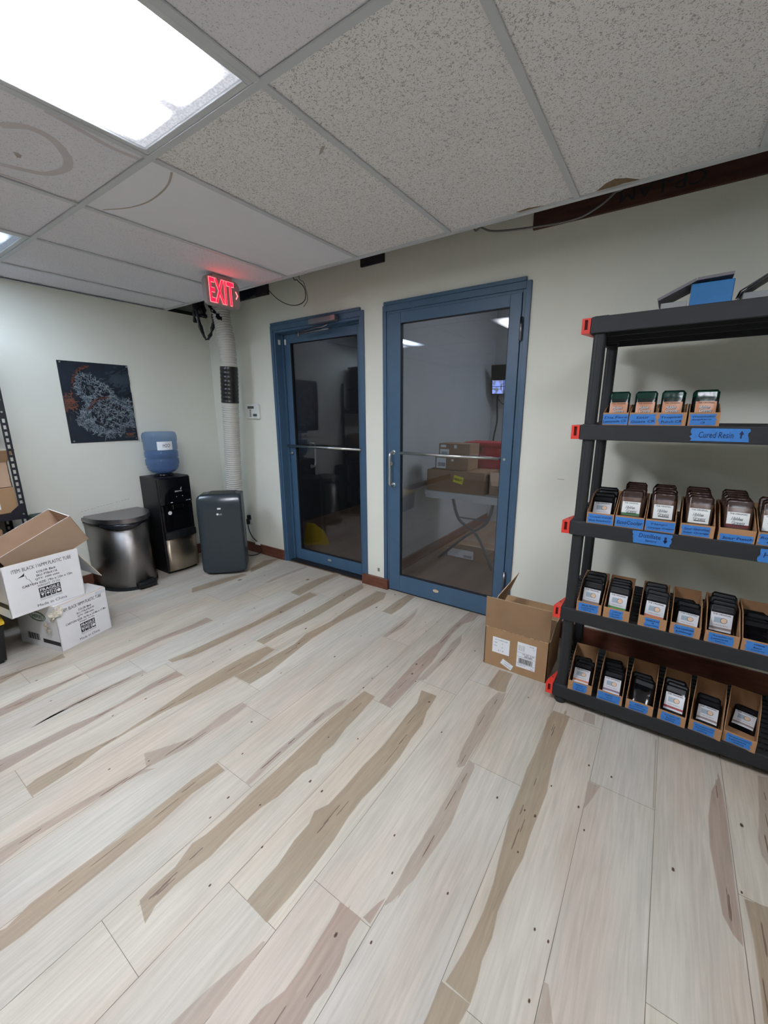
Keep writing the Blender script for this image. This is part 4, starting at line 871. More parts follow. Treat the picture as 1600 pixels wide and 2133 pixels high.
# lower white carton
t = thing('white_carton', 'lower dented white carton of plastic tubes on the floor, torn at its corner', 'box')
th_ = math.atan2(.967, -.255); cx, cy = (.921+1.002)/2, (-1.567-1.874)/2
inx, iny = -.967, -.255
t.location = (cx+inx*.19, cy+iny*.19, .0005); t.rotation_euler = (0, 0, th_)
bm = carton(.317, .38, .292); bx = obj('body', bm, CW, t)
bm = flap_bm((-.157, -.188, .292), (.157, -.188, .292), (.155, -.03, .296), (-.155, -.03, .290)); obj('flap', bm, [cardw, carde, cardw], t)
bm = flap_bm((.157, .188, .292), (-.157, .188, .292), (-.155, -.02, .289), (.155, -.02, .290)); obj('flap', bm, [cardw, carde, cardw], t)
bm = flap_bm((.1585, -.186, .291), (.1585, .186, .291), (.115, .18, .27), (.115, -.15, .27)); obj('flap', bm, CW, t)
carton_print(t, .317, .292, ['ITEM: BLACK 98MM PLASTIC TUBE', 'COLOR: Black', 'SKU: PTBLK98-P1M', 'QTY: 1000 units', 'CARTON SIZE: 16.7in x 13.4in x 11.8in', 'Weight: 12 Lbs'], yf=-.1908)
bm = bm_new(); quad(bm, (-.1591, -.188, .035), (-.1591, -.03, .035), (-.1591, -.03, .062), (-.1591, -.188, .062)); obj('printed_band', bm, ink, t)
bm = bm_new()
for k in range(14): a = .0+.008*k; quad(bm, (-.1591, a, .04), (-.1591, a+.0035+.002*(k % 3), .04), (-.1591, a+.0035+.002*(k % 3), .085), (-.1591, a, .085))
obj('barcode', bm, ink, t)
bm = bm_new()
for rx in (.075, .068, .058):
    pts = [Vector((-.1594, -.02+rx*math.cos(2*PI*k/24), .21+rx*.42*math.sin(2*PI*k/24))) for k in range(25)]; tube(bm, pts, .0012, 4, caps=False)
gm = mat('green_print', rgb(60, 104, 72), .8); gl = obj('printed_logo', bm, gm, t)
text('printed_logo_lettering', 'HERBS', face((-.1594, -.02, .21), (0, -1, 0), (0, 0, 1)), gm, gl, w=.09, h=.024, bold=.02)
# torn paper tufts at the crushed corner
r = random.Random(9); bm = bm_new()
for (cx_, cy_, cz_), s_, nn_ in (((-.140, -.1925, .262), .024, (0, -1, .2)), ((-.162, -.186, .250), .022, (-1, -.6, .2)), ((-.166, -.17, .222), .018, (-1, 0, -.3)), ((-.163, -.10, .16), .026, (-1, .2, 0)), ((-.164, -.13, .135), .014, (-1, 0, -.4))):
    nv = Vector(nn_).normalized(); ua = nv.orthogonal().normalized(); va = nv.cross(ua); n = 6
    Gs = [[bm.verts.new(Vector((cx_, cy_, cz_))+ua*(s_*(2*a/n-1)*(1+r.uniform(-.2, .2)))+va*(s_*(2*b/n-1)*(1+r.uniform(-.25, .25)))+nv*r.uniform(0, .010)) for b in range(n+1)] for a in range(n+1)]
    for a in range(n):
        for b in range(n): bm.faces.new((Gs[a][b], Gs[a+1][b], Gs[a+1][b+1], Gs[a][b+1])).smooth = (a+b) % 2 == 0
obj('torn_paper', bm, mat('torn_kraft', rgb(206, 198, 182), .9), t)
bm = bm_new(); box(bm, .09, .155, -.1915, -.1905, .262, .286); obj('packing_tape', bm, mat('silver_tape', rgb(205, 210, 216), .15), t)

# upper white carton
t = thing('white_carton', 'upper white carton with an open flap, stacked on the torn carton and black tote', 'box')
th_ = math.atan2(.991, -.132); fx, fy = (.94+.99)/2, (-1.685-2.06)/2
t.location = (fx-.991*.235, fy-.132*.235, .2985); t.rotation_euler = (0, 0, th_)
bm = carton(.379, .47, .303, right=.268); obj('body', bm, CW, t)
# the camera-side edge of the right wall drops towards the back so the brown box can lie across it
carton_print(t, .379, .303, ['ITEM: BLACK 116MM PLASTIC TUBE', 'COLOR: Black', 'SKU: PTBLK116', 'QTY: 1000 units', 'CARTON SIZE: 19in x 12in x 12in', 'WEIGHT: 15 Lbs'], yf=-.2358)
bm = flap_bm((.1905, -.234, .266), (.1905, .234, .266), (.31, .22, .075), (.31, -.22, .075)); obj('flap', bm, [cardw, carde, cardw], t)
bm = flap_bm((-.1905, .234, .303), (-.1905, -.234, .303), (-.26, -.22, .12), (-.26, .22, .12)); obj('flap', bm, CW, t)
bm = bm_new(); quad(bm, (-.1902, -.233, .055), (-.1902, .1, .055), (-.1902, .1, .085), (-.1902, -.233, .085)); obj('printed_band', bm, ink, t)
bm = bm_new(); tube(bm, [(-.09, -.2362, .225), (-.085, -.2362, .20), (-.078, -.2362, .198), (-.07, -.2362, .18), (-.062, -.2362, .155)], .0009, 4)
prism(bm, [(-.125, .219), (-.10, .232), (-.093, .240), (-.095, .222)], 'y', -.2365, -.2355); obj('tear', bm, ink, t)

# brown box lying tilted in the upper carton
xa = Vector((0, -.906, -.423)); za = Vector((0, -.423, .906)); P1 = Vector((.895, -1.677, .800))
M = Matrix(((xa.x, 1, za.x, 0), (xa.y, 0, za.y, 0), (xa.z, 0, za.z, 0), (0, 0, 0, 1)))
t = thing('brown_box', 'open brown box lying tilted inside the upper white carton', 'box')
c = P1-za*.185+xa*.205+Vector((-.172, 0, 0)); M.translation = c; t.matrix_world = M
bm = carton(.41, .345, .185)
obj('body', bm, [mat('brown_carton', rgb(150, 126, 104), .85, var=.05, vscale=12), mat('lit_cut_edge', rgb(232, 232, 230), .7), cardl], t)  # near-white rim colour paints light catching the cut edges
bm = bm_new(); r = random.Random(6)
for k in range(7):
    y0_ = .165-.012*k; pts = [(-.195+.012*k+r.uniform(-.003, .003), .166, .18), (-.19+.014*k, .162, .12+.004*k), (-.185+.013*k, .160, .06)]
    tube(bm, smooth_path(pts, 4), .0016, 4)
obj('packing_tape', bm, tapec, t)

# black tote with yellow lid
t = thing('storage_tote', 'black storage tote with yellow lid at the left edge under the white carton', 'storage tote', (.655, -2.36, 0), math.radians(-5))
bm = bm_new(); tb = bmesh.new(); bmesh.ops.create_cube(tb, size=1)
for v in tb.verts:
    k = 1 if v.co.z > 0 else .93; v.co = Vector((v.co.x*.39*k, v.co.y*.60*k, .12+v.co.z*.24))
bmesh.ops.bevel(tb, geom=tb.edges[:], offset=.012, segments=2, affect='EDGES'); merge(bm, tb, 0); obj('bin', bm, black, t)
bm = bm_new(); box(bm, -.20, .20, -.305, .305, .238, .262, bev=.008); box(bm, -.17, .17, -.27, .27, .262, .272, bev=.004); obj('lid', bm, yel, t)

# ------------------------------------------------------------------ metal shelf at the left edge
t = thing('metal_shelf_unit', 'black slotted metal shelf unit at the left edge of the picture', 'shelf unit', (.45, -1.765, 0))
slot = mat('slotted_angle_black', rgb(26, 27, 36), .4, spec=.5)
def post(x, y, sx, sy):
    bm = bm_new(); zt = 1.80; n = int(zt/.04)
    w = .036
    def S_(u0, u1, z0, z1):
        a, b = sorted((y+sy*u0, y+sy*u1)); box(bm, min(x, x-sx*.002), max(x, x-sx*.002), a, b, z0, z1)
    S_(0, .012, 0, zt); S_(.026, w, 0, zt)
    for k in range(n): S_(.012, .026, k*.04+.024, k*.04+.040)
    a, b = sorted((x, x-sx*w)); box(bm, a, b, min(y, y+sy*.002), max(y, y+sy*.002), 0, zt)
    return obj('post', bm, slot, t)
for x, sx in ((0, 1), (-.42, -1)):
    for y, sy in ((0, -1), (-1.0, 1)): post(x, y, sx, sy)
for z in (.42, .79, 1.44):
    bm = bm_new()
    for x in (-.003, -.417):
        box(bm, x-.0012, x+.0012, -.97, -.03, z-.045, z)
        for y, s_ in ((-.003, -1), (-.997, 1)):
            prism(bm, [(y, z-.05), (y, z+.055), (y+s_*.02, z+.055), (y+s_*.075, z+.01), (y+s_*.075, z-.045)], 'x', x+.0015, x+.0035)
    for y in (-.003, -.997): box(bm, -.39, -.03, y-.0012, y+.0012, z-.045, z)
    obj('beam', bm, slot, t)
    bm = bm_new(); box(bm, -.412, -.006, -.99, -.006, z-.012, z-.002); obj('shelf_board', bm, mat('particle_board', rgb(120, 96, 72), .9, var=.1, vscale=60), t)
bm = bm_new(); tube(bm, [(.004, -.012, .85), (.004, -.012, .852)], .004, 8)
for z in (.775, 1.425): tube(bm, [(.002, -.02, z), (.006, -.02, z)], .0055, 10)
obj('rivet', bm, steel, t)
def solid_box(name, label, x0, x1, y0, y1, z0, z1, m=cardb, group=None, rz=0, open_top=False):
    t = thing(name, label, 'box', ((x0+x1)/2, (y0+y1)/2, z0), rz, group)
    X, Y, Z = (x1-x0)/2, (y1-y0)/2, z1-z0
    bm = carton(2*X, 2*Y, Z-.002) if open_top else bm_new()
    if not open_top: box(bm, -X, X, -Y, Y, 0, Z-.002, bev=.003)
    obj('body', bm, [m, carde, cardi], t)
    if not open_top:
        bm = bm_new(); box(bm, -X*.98, X*.98, -.024, .024, Z-.0015, Z-.001); obj('packing_tape', bm, tapec, t)
    return t, X, Y, Z
t, X, Y, Z = solid_box('brown_box', 'brown box with white shipping label on the left metal shelf', .06, .435, -2.22, -1.80, .791, .955)
bm = bm_new(); box(bm, X, X+.0008, .02, .125, .03, .135); lb = obj('shipping_label', bm, paper, t)
for k, s_ in enumerate(('Ship to: STORE', 'QTY 24', '1 OF 2')):
    text('label_lettering', s_, face((X+.0012, .072, .115-.035*k), (0, 1, 0), (0, 0, 1)), ink, lb, w=.07 if k else .09, h=.009)
bm = bm_new()
for k in range(9): box(bm, X+.0008, X+.0012, .035+.008*k, .038+.008*k, .035, .058)
obj('barcode', bm, ink, lb)
t, X, Y, Z = solid_box('brown_box', 'open brown box with raised flap stacked above the labelled one on the metal shelf', .08, .425, -2.20, -1.805, .958, 1.118, cardl, open_top=True)
bm = flap_bm((X, -Y, .158), (X, Y, .158), (X+.02, Y+.045, .235), (X+.02, -Y, .235)); obj('flap', bm, [cardl, carde, cardi], t)
solid_box('brown_box', 'dim brown box on the lowest level of the left metal shelf', .07, .42, -2.35, -1.90, .421, .69)
for z_, lb_, a_ in ((1.441, 'added unseen black lidded tote on the top level of the left metal shelf', .30), (1.744, 'added unseen black lidded tote stacked highest on the left metal shelf', .28)):  # unseen totes added to darken the left door's reflection
    t = thing('storage_tote', lb_, 'storage tote', (.235, -2.26, z_), 0)
    bm = bm_new(); box(bm, -.17, .17, -.38, .38, 0, a_-.03, bev=.015); obj('bin', bm, black, t)
    bm = bm_new(); box(bm, -.18, .18, -.39, .39, a_-.03, a_, bev=.008); obj('lid', bm, blackg, t)
bm = bm_new(); box(bm, .03, .17, -1.675, -1.565, 0, .69, bev=.02); tag(obj('green_container', bm, dgreen), 'tall dark green container against the left wall behind the boxes', 'container')
bm = bm_new(); lathe(bm, [(.06, 0), (.062, .02), (.062, .55), (.04, .61), (.025, .63), (.025, .665), (.01, .668)], .27, -1.70, 20); tag(obj('green_bottle', bm, dgreen), 'dark green round container beside the metal shelf post', 'bottle')

# open carton next to the black shelf unit
t = thing('brown_box', 'open brown shipping box on the floor between right door and black shelf unit', 'box', (3.336, -.405, 0.0005))
Wd, Dp, Hh = .345, .27, .240
bm = carton(Wd, Dp, Hh); obj('body', bm, CB, t)
bm = flap_bm((-Wd/2, -Dp/2, Hh), (Wd/2, -Dp/2, Hh), (Wd/2, -Dp/2-.004, Hh+.180), (-Wd/2, -Dp/2-.004, Hh+.178)); obj('flap', bm, CB, t)
bm = flap_bm((-Wd/2, Dp/2, Hh), (-Wd/2, -Dp/2+.01, Hh), (-Wd/2+.045, -Dp/2+.06, Hh+.165), (-Wd/2+.085, Dp/2+.02, Hh+.235)); obj('flap', bm, CB, t)
bm = flap_bm((Wd/2, Dp/2, Hh), (-Wd/2, Dp/2, Hh), (-Wd/2, Dp/2+.10, Hh+.04), (Wd/2, Dp/2+.10, Hh+.04)); obj('flap', bm, CB, t)
bm = flap_bm((Wd/2, -Dp/2+.01, Hh), (Wd/2, Dp/2, Hh), (Wd/2+.012, Dp/2, Hh+.09), (Wd/2+.012, -Dp/2+.05, Hh+.09)); obj('flap', bm, CB, t)
bm = bm_new(); r = random.Random(1)
for k in range(14):
    x = -Wd/2+Wd*k/14; box(bm, x, x+Wd/14*.8, -Dp/2-.0022, -Dp/2-.0002, Hh-.003+r.uniform(-.0015, .0015), Hh+.002+r.uniform(0, .001))
obj('torn_crease', bm, carde, t)
Yf = -Dp/2-.0008
def lbl(x0, x1, z0, z1, rot=0):
    bm = bm_new(); cx_, cz = (x0+x1)/2, (z0+z1)/2
    box(bm, (x0-x1)/2, (x1-x0)/2, -.0006, .0, (z0-z1)/2, (z1-z0)/2)
    return obj('shipping_label', bm, paper, t, M=Matrix.Translation((cx_, Yf, cz)) @ Matrix.Rotation(rot, 4, 'Y'))
def LT(p, s_, x, z, w, h): text('label_lettering', s_, face((x, -.0009, z), (1, 0, 0), (0, 0, 1)), ink, p, w=w, h=h)
a = lbl(-.126, -.030, .090, .184)
LT(a, 'No. 3 LABELS/CASE', 0, .034, .07, .006); LT(a, 'ITEM', -.03, .015, .018, .006); LT(a, '9', .008, .014, .005, .007); LT(a, 'LOTS', -.03, -.004, .018, .006); LT(a, '10', .008, -.008, .008, .007); LT(a, '4 / 4', 0, -.03, .03, .008)
b = lbl(.012, .112, .046, .196)
LT(b, '22.4 LBS', .026, .064, .024, .006); LT(b, '1 of 4', .036, .052, .014, .005)
for k in range(6): LT(b, 'SHIP TO STORE', -.027, .056-.0055*k, .034, .0035)
LT(b, 'MI 481 9-04', .012, .008, .06, .008)
bm = bm_new(); rr = random.Random(3); x = -.038
while x < .036:
    w_ = rr.choice((.0012, .002, .003)); quad(bm, (x, -.0009, -.048), (x+w_, -.0009, -.048), (x+w_, -.0009, -.018), (x, -.0009, -.018)); x += w_+rr.choice((.001, .0018))
x = -.010
while x < .034:
    w_ = rr.choice((.0012, .002)); quad(bm, (x, -.0009, -.008), (x+w_, -.0009, -.008), (x+w_, -.0009, .002), (x, -.0009, .002)); x += w_+rr.choice((.001, .0018))
for z in (-.011, .014, -.052): quad(bm, (-.048, -.0009, z), (.048, -.0009, z), (.048, -.0009, z+.0012), (-.048, -.0009, z+.0012))
obj('barcode', bm, ink, b)
LT(b, 'BILLING: P/P', -.02, -.060, .04, .005); LT(b, 'UPS', .034, -.068, .018, .005)
cc = lbl(-.072, -.006, .018, .052, math.radians(24)); LT(cc, 'FRAGILE 04-219', .008, -.006, .04, .006); LT(cc, 'DO NOT BEND', 0, .008, .034, .004)

# ------------------------------------------------------------------ black resin shelf unit
SX0, SX1, SY0, SY1 = 3.567, 4.48, -.665, -.19
LV = [.10, .515, .935, 1.355, 1.775]
U = thing('plastic_shelf_unit', 'black five tier resin shelf unit with red corner clips on the right', 'shelf unit', (SX0, SY0, 0))
w, d = SX1-SX0, SY1-SY0
for n_, z in enumerate(LV):
    bm = bm_new(); hb_ = .062
    box(bm, 0, w, 0, .012, z-hb_, z, bev=.003); box(bm, 0, w, d-.012, d, z-hb_, z, bev=.003)
    box(bm, 0, .012, .012, d-.012, z-hb_, z, bev=.003); box(bm, w-.012, w, .012, d-.012, z-hb_, z, bev=.003)
    k = 0; y = .016
    while y < d-.03:     # slatted deck
        box(bm, .012, w-.012, y, y+.026, z-.016, z-.004); y += .038
    for x in [.012+(w-.024)*q/8 for q in range(1, 8)]: box(bm, x-.004, x+.004, .012, d-.012, z-.02, z-.006)
    box(bm, .012, w-.012, d*.33, d*.33+.008, z-.055, z-.018); box(bm, .012, w-.012, d*.66, d*.66+.008, z-.055, z-.018)
    for x in (.006, w-.062):
        for y in (.006, d-.062): box(bm, x, x+.056, y, y+.056, z-.055, z+.003, bev=.004)
    obj('shelf_tray', bm, resin, U)
    for y0_, s_ in ((0, 1), (d, -1)):
        bm = bm_new(); h0, h1 = z-.060, z-.002
        # clip: front plate with slot, and a wedge running back along the side
        a, b = -.034, -.002
        y_ = y0_+s_*.002
        yy = sorted((y_, y_+s_*.012))
        box(bm, a, a+.010, yy[0], yy[1], h0, h1); box(bm, b-.010, b, yy[0], yy[1], h0, h1); box(bm, a+.010, b-.010, yy[0], yy[1], h0, h0+.014); box(bm, a+.010, b-.010, yy[0], yy[1], h1-.006, h1)
        q = y_+s_*.012
        prism(bm, [(a, q), (b, q), (b, q+s_*.11), (b-.006, q+s_*.11)], 'z', h0, h1)
        box(bm, a+.010, b-.010, min(q-.001, q+s_*.0005), max(q-.001, q+s_*.0005), h0+.014, h1-.006, 1)
        tube(bm, [(a+.018, q+s_*.045, h1-.002), (a+.018, q+s_*.045, h1+.0006)], .004, 8, 1)
        obj('corner_clip', bm, [redp, redd], U)
        bm = bm_new()
        for (x_, s2) in ((w, 1),): prism(bm, [(x_+.002, q), (x_+.034, q), (x_+.008, q+s_*.11), (x_+.002, q+s_*.11)], 'z', h0, h1)
        obj('corner_clip', bm, [redp, redd], U)
for x in (.010, w-.056):
    for y in (.012, d-.058):
        for a, b in ((.10, .453), (.518, .873), (.938, 1.293), (1.358, 1.713)):
            bm = bm_new(); tb = bmesh.new(); prism(tb, rrect(x, x+.046, y, y+.046, .014, 4), 'z', a-.003, b+.004); merge(bm, tb, 0)
            for k in (.33, .66): box(bm, x+.046*k-.0015, x+.046*k+.0015, y-.0012, y+.002, a, b)
            obj('post', bm, resin, U)
        bm = bm_new(); lathe(bm, [(.024, 0), (.028, .006), (.027, .04)], x+.023, y+.023, 12); obj('foot', bm, resin, U)
def tapestrip(name, x0, x1, z0, z1, lines, arrow=0):
    r = random.Random(int(x0*1000)); bm = bm_new(); n = 6; Z = z1-z0
    L = [(x0+r.uniform(-.004, .004), z0+Z*k/n) for k in range(n+1)]; R_ = [(x1+r.uniform(-.004, .004), z1-Z*k/n) for k in range(n+1)]
    prism(bm, L+R_, 'y', -.0012, -.0004); o = obj(name, bm, tapeb, U)
    for s_, cx_, cz, ww, hh in lines: text('handwriting', s_, face((cx_, -.0016, cz), (1, 0, 0), (0, 0, 1)), penm, o, w=ww, h=hh, shear=.1)
    return o
ox = SX0
o = tapestrip('blue_tape', 3.949-ox, 4.113-ox, 1.301, 1.347, [('Cured Resin', 4.022-ox, 1.324, .100, .022)])
bm = bm_new(); prism(bm, [(4.086-ox, 1.327), (4.100-ox, 1.327), (4.093-ox, 1.340)], 'y', -.002, -.0013); prism(bm, [(4.091-ox, 1.313), (4.095-ox, 1.313), (4.095-ox, 1.328), (4.091-ox, 1.328)], 'y', -.002, -.0013); obj('arrow', bm, penm, o)
o = tapestrip('blue_tape', 3.812-ox, 3.943-ox, .879, .930, [('Distillate', 3.870-ox, .914, .075, .018), ('Savory', 3.876-ox, .893, .040, .014)])
bm = bm_new(); prism(bm, [(3.916-ox, .903), (3.932-ox, .903), (3.924-ox, .890)], 'y', -.002, -.0013); prism(bm, [(3.920-ox, .900), (3.928-ox, .900), (3.928-ox, .918), (3.920-ox, .918)], 'y', -.002, -.0013); obj('arrow', bm, penm, o)
tapestrip('blue_tape', 4.208-ox, 4.36-ox, .875, .925, [('Hybrid', 4.262-ox, .90, .085, .026)])

# ------------------------------------------------------------------ pouches
def surf(w, h, t):
    def f(x, z):
        u = min(1, abs(x)/(w/2)); v = max(0, min(1, z/(h*.80)))
        b = (1-u**4)*(math.sin(PI*v)**.6 if 0 < v < 1 else 0)*.75+(.25*(1-u**4)*(1-v)**2)
        return -t/2*b-.0006
    return f
def pouch_bm(w, h, t, seed):
    r = random.Random(seed); f = surf(w, h, t); bm = bm_new(); nx, nz = 8, 14; rc = .008
    for s_ in (1, -1):
        G = []
        for j in range(nz+1):
            z = h*j/nz; row = []
            ins = max(0, z-(h-rc)); half = w/2-(rc-math.sqrt(max(0, rc*rc-ins*ins)))
            for i in range(nx+1):
                x = -half+2*half*i/nx; y = f(x, z)*s_
                if 0 < i < nx and 0 < j < nz: y += r.uniform(-.0009, .0009)
                if i in (0, nx) or j == nz: y = 0
                row.append(bm.verts.new((x, y, z)))
            G.append(row)
        for j in range(nz):
            for i in range(nx):
                fc = bm.faces.new((G[j][i], G[j][i+1], G[j+1][i+1], G[j+1][i])); fc.smooth = True
                if j >= nz-3: fc.material_index = 1
    bmesh.ops.remove_doubles(bm, verts=bm.verts[:], dist=1e-6)
    return bm
def onsurf(bm, w, h, t, cx, cz, lift):
    f = surf(w, h, t)
    for v in bm.verts: v.co = Vector((v.co.x+cx, f(v.co.x+cx, v.co.y+cz)-lift, v.co.y+cz))
    return bm
def sheet(w, h, n=8):
    bm = bm_new(); G = [[bm.verts.new((-w/2+w*i/n, -h/2+h*j/n, 0)) for i in range(n+1)] for j in range(n+1)]
    for j in range(n):
        for i in range(n): bm.faces.new((G[j][i], G[j][i+1], G[j+1][i+1], G[j+1][i])).smooth = True
    return bm
PK = {}
def make_pouch(kind):
    spec = {'green': (.076, .132, .014, mat('pouch_green_black', rgb(18, 34, 30), .2), mat('pouch_green_top', rgb(18, 52, 42), .15)),
            'brown': (.082, .150, .012, mat('pouch_brown', rgb(92, 70, 58), .3), mat('pouch_brown_top', rgb(58, 44, 38), .2)),
            'black': (.084, .128, .013, blackg, black)}
    base_ = kind.split('_')[0]; w, h, t, m1, m2 = spec[base_]
    P = thing('product_pouch', 'x', 'pouch')
    obj('pouch_body', pouch_bm(w, h, t, hash(kind) % 97 if False else len(kind)), [m1, m2], P)
    if base_ == 'green':
        lm = mat('label_copper', rgb(190, 132, 96), .35, var=.12, vscale=30); lw, lh, lz = .064, .052, .062
    elif base_ == 'brown':
        lm = mat('label_white', rgb(222, 226, 224), .3); lw, lh, lz = .066, .058, .070
    else:
        lm = mat('label_silver', rgb(206, 208, 212), .3); lw, lh, lz = .070, .074, .056
    L = obj('pouch_label', onsurf(sheet(lw, lh), w, h, t, 0, lz, .0010), lm, P)
    def tx(s_, cx_, cz, ww, hh, m, bold=0, shear=0, lift=.0016, nm='lettering'):
        b = text_bm(s_, ww, hh, bold, shear); return obj(nm, onsurf(b, w, h, t, cx_, cz, lift), m, L)
    if base_ in ('green', 'brown'):
        tx('THE ORIGINAL', 0, lz+lh*.40, lw*.80, .0055, ink, .01)
        tx('Hidden', -.003, lz+lh*.08, lw*.52, .013, ink, .05, .35); tx('Greens', .002, lz-lh*.17, lw*.60, .013, ink, .05, .35)
        tx('Hidden', -.004, lz+lh*.09, lw*.50, .012, paper, .0, .35, .0021); tx('Greens', .001, lz-lh*.16, lw*.58, .012, paper, .0, .35, .0021)
        b = sheet(lw*.56, .003, 4); obj('swoosh', onsurf(b, w, h, t, .004, lz-lh*.33, .0017), ink, L)
    if kind == 'brown_green': b = sheet(lw, .010, 6); obj('colour_band', onsurf(b, w, h, t, 0, lz-lh/2+.005, .0014), mat('band_green', rgb(72, 122, 78), .4), L)
    if kind == 'brown_red': b = sheet(lw, .012, 6); obj('colour_band', onsurf(b, w, h, t, 0, lz-lh/2+.006, .0014), mat('band_maroon', rgb(104, 38, 44), .4), L)
    if base_ == 'black':
        tx('THE ORIGINAL', 0, lz+lh*.42, lw*.84, .006, ink, .02)
        b = sheet(.030, .022, 4); obj('picture', onsurf(b, w, h, t, -.008, lz+.008, .0014), mat('label_picture', rgb(150, 166, 178), .4), L)
        b = bm_new(); b.faces.new([b.verts.new((.011*math.cos(2*PI*k/18), .011*math.sin(2*PI*k/18), 0)) for k in range(18)]); obj('ring', onsurf(b, w, h, t, .008, lz+.008, .0018), ink, L)
        b = bm_new(); b.faces.new([b.verts.new((.0097*math.cos(2*PI*k/18), .0097*math.sin(2*PI*k/18), 0)) for k in range(18)]); obj('disc', onsurf(b, w, h, t, .008, lz+.008, .0022), mat('label_disc', rgb(214, 184, 156), .5), L)
        tx('HIDDEN', 0, lz-.012, lw*.6, .005, mat('grey_ink', rgb(120, 120, 124), .6), 0)
        bc = {'black_green': rgb(84, 138, 78), 'black_red': rgb(150, 46, 50), 'black_orange': rgb(196, 124, 96), 'black_grey': rgb(136, 124, 122), 'black_purple': rgb(128, 110, 128)}[kind]
        b = sheet(lw, .009, 6); obj('colour_band', onsurf(b, w, h, t, 0, lz-lh*.33, .0015), mat('band_'+kind, bc, .4), L)
    PK[kind] = [P, False]
for k in ('green_', 'brown_', 'brown_green', 'brown_red', 'black_green', 'black_red', 'black_orange', 'black_grey', 'black_purple'): make_pouch(k)
def put_pouch(kind, loc, tilt, yaw, label, group, flip=False):
    src, used = PK[kind]; R_ = Euler((0, 0, yaw)).to_matrix() @ Euler((-tilt, 0, 0)).to_matrix()
    if flip: R_ = R_ @ Euler((0, 0, PI)).to_matrix()
    rot = R_.to_euler()
    if not used:
        PK[kind][1] = True; src.location = loc; src.rotation_euler = rot; src['label'] = label; src['group'] = group; return src
    return dup(src, loc, rot, label, group)

# ------------------------------------------------------------------ cardboard shelf bins
def bin_bm(w, d, h, lip=.052, th=.0025):
    bm = bm_new(); x = w/2
    prof = [(0, 0), (0, lip), (.012, lip+.004), (.13, h), (d, h), (d, 0)]
    for a, b in ((-x, -x+th), (x-th, x)): prism(bm, prof, 'x', a, b, 0)
    box(bm, -x+th, x-th, 0, th, 0, lip); box(bm, -x+th, x-th, d-th, d, 0, h); box(bm, -x+th, x-th, th, d-th, 0, th)
    return bm
ordn = ['leftmost', 'second', 'third', 'fourth', 'fifth', 'sixth']
ROWS = [
 (1.355, 'second highest', [
  ((3.648, 3.738), ['Dia.Face', 'Lemonade CR'], 1.0, 'green_', 2), ((3.741, 3.834), ['Sour', 'Guava CR'], .95, 'green_', 2),
  ((3.834, 3.927), ['Tropical', 'Punch CR'], .78, 'green_', 2), ((3.933, 4.026), ['Watermelon', 'Raspberry', 'CR'], .80, 'green_', 2)]),
 (.935, 'middle', [
  ((3.630, 3.734), ['Cotton Candy', 'Blue Raspberry'], .92, 'black_purple', 4), ((3.739, 3.844), ['EctoCooler'], .98, 'brown_green', 5),
  ((3.848, 3.949), ['Mango', 'Orange Cream'], .95, 'brown_', 5), ((3.964, 4.071), ['Sour Gummies', 'Sour Orange'], .82, 'brown_', 5),
  ((4.083, 4.189), ['Sour Punch'], .9, 'brown_red', 5), ((4.194, 4.296), ['Root Beer', 'Cola'], .9, 'brown_', 3)]),
 (.515, 'second lowest', [
  ((3.630, 3.732), ['Blue Razz', 'Lemonade', '500mg'], .80, 'black_grey', 4), ((3.740, 3.841), ['500mg', 'Green', 'Apple'], .52, 'black_green', 4),
  ((3.874, 3.975), ['Peaches', 'n', 'Cream 500mg'], .50, 'black_orange', 4), ((3.987, 4.088), ['Pink Lemonade', '500mg'], .66, 'black_grey', 3),
  ((4.102, 4.208), ['Raspberry', 'Lemonade', '500mg'], .72, 'black_grey', 4), ((4.214, 4.316), ['500mg', 'Sour', 'Cherry'], .7, 'black_purple', 4)]),
 (.10, 'lowest', [
  ((3.632, 3.736), ['500mg', 'Juicy', 'Peach'], .55, 'black_orange', 3), ((3.759, 3.862), ['500mg', 'Sour', 'Watermelon'], .86, 'black_purple', 5),
  ((3.875, 3.980), ['500mg', 'Strawberry', 'Lemonade'], .66, 'black_red', 3), ((3.997, 4.096), ['Tropical', 'Punch', '500mg'], .70, 'black_red', 3),
  ((4.107, 4.215), ['Watermelon', 'Raspberry', '500mg'], .66, 'black_grey', 2), ((4.219, 4.322), ['Watermelon', 'Lemonade', '500mg'], .74, 'black_grey', 1)])]
rr = random.Random(21)
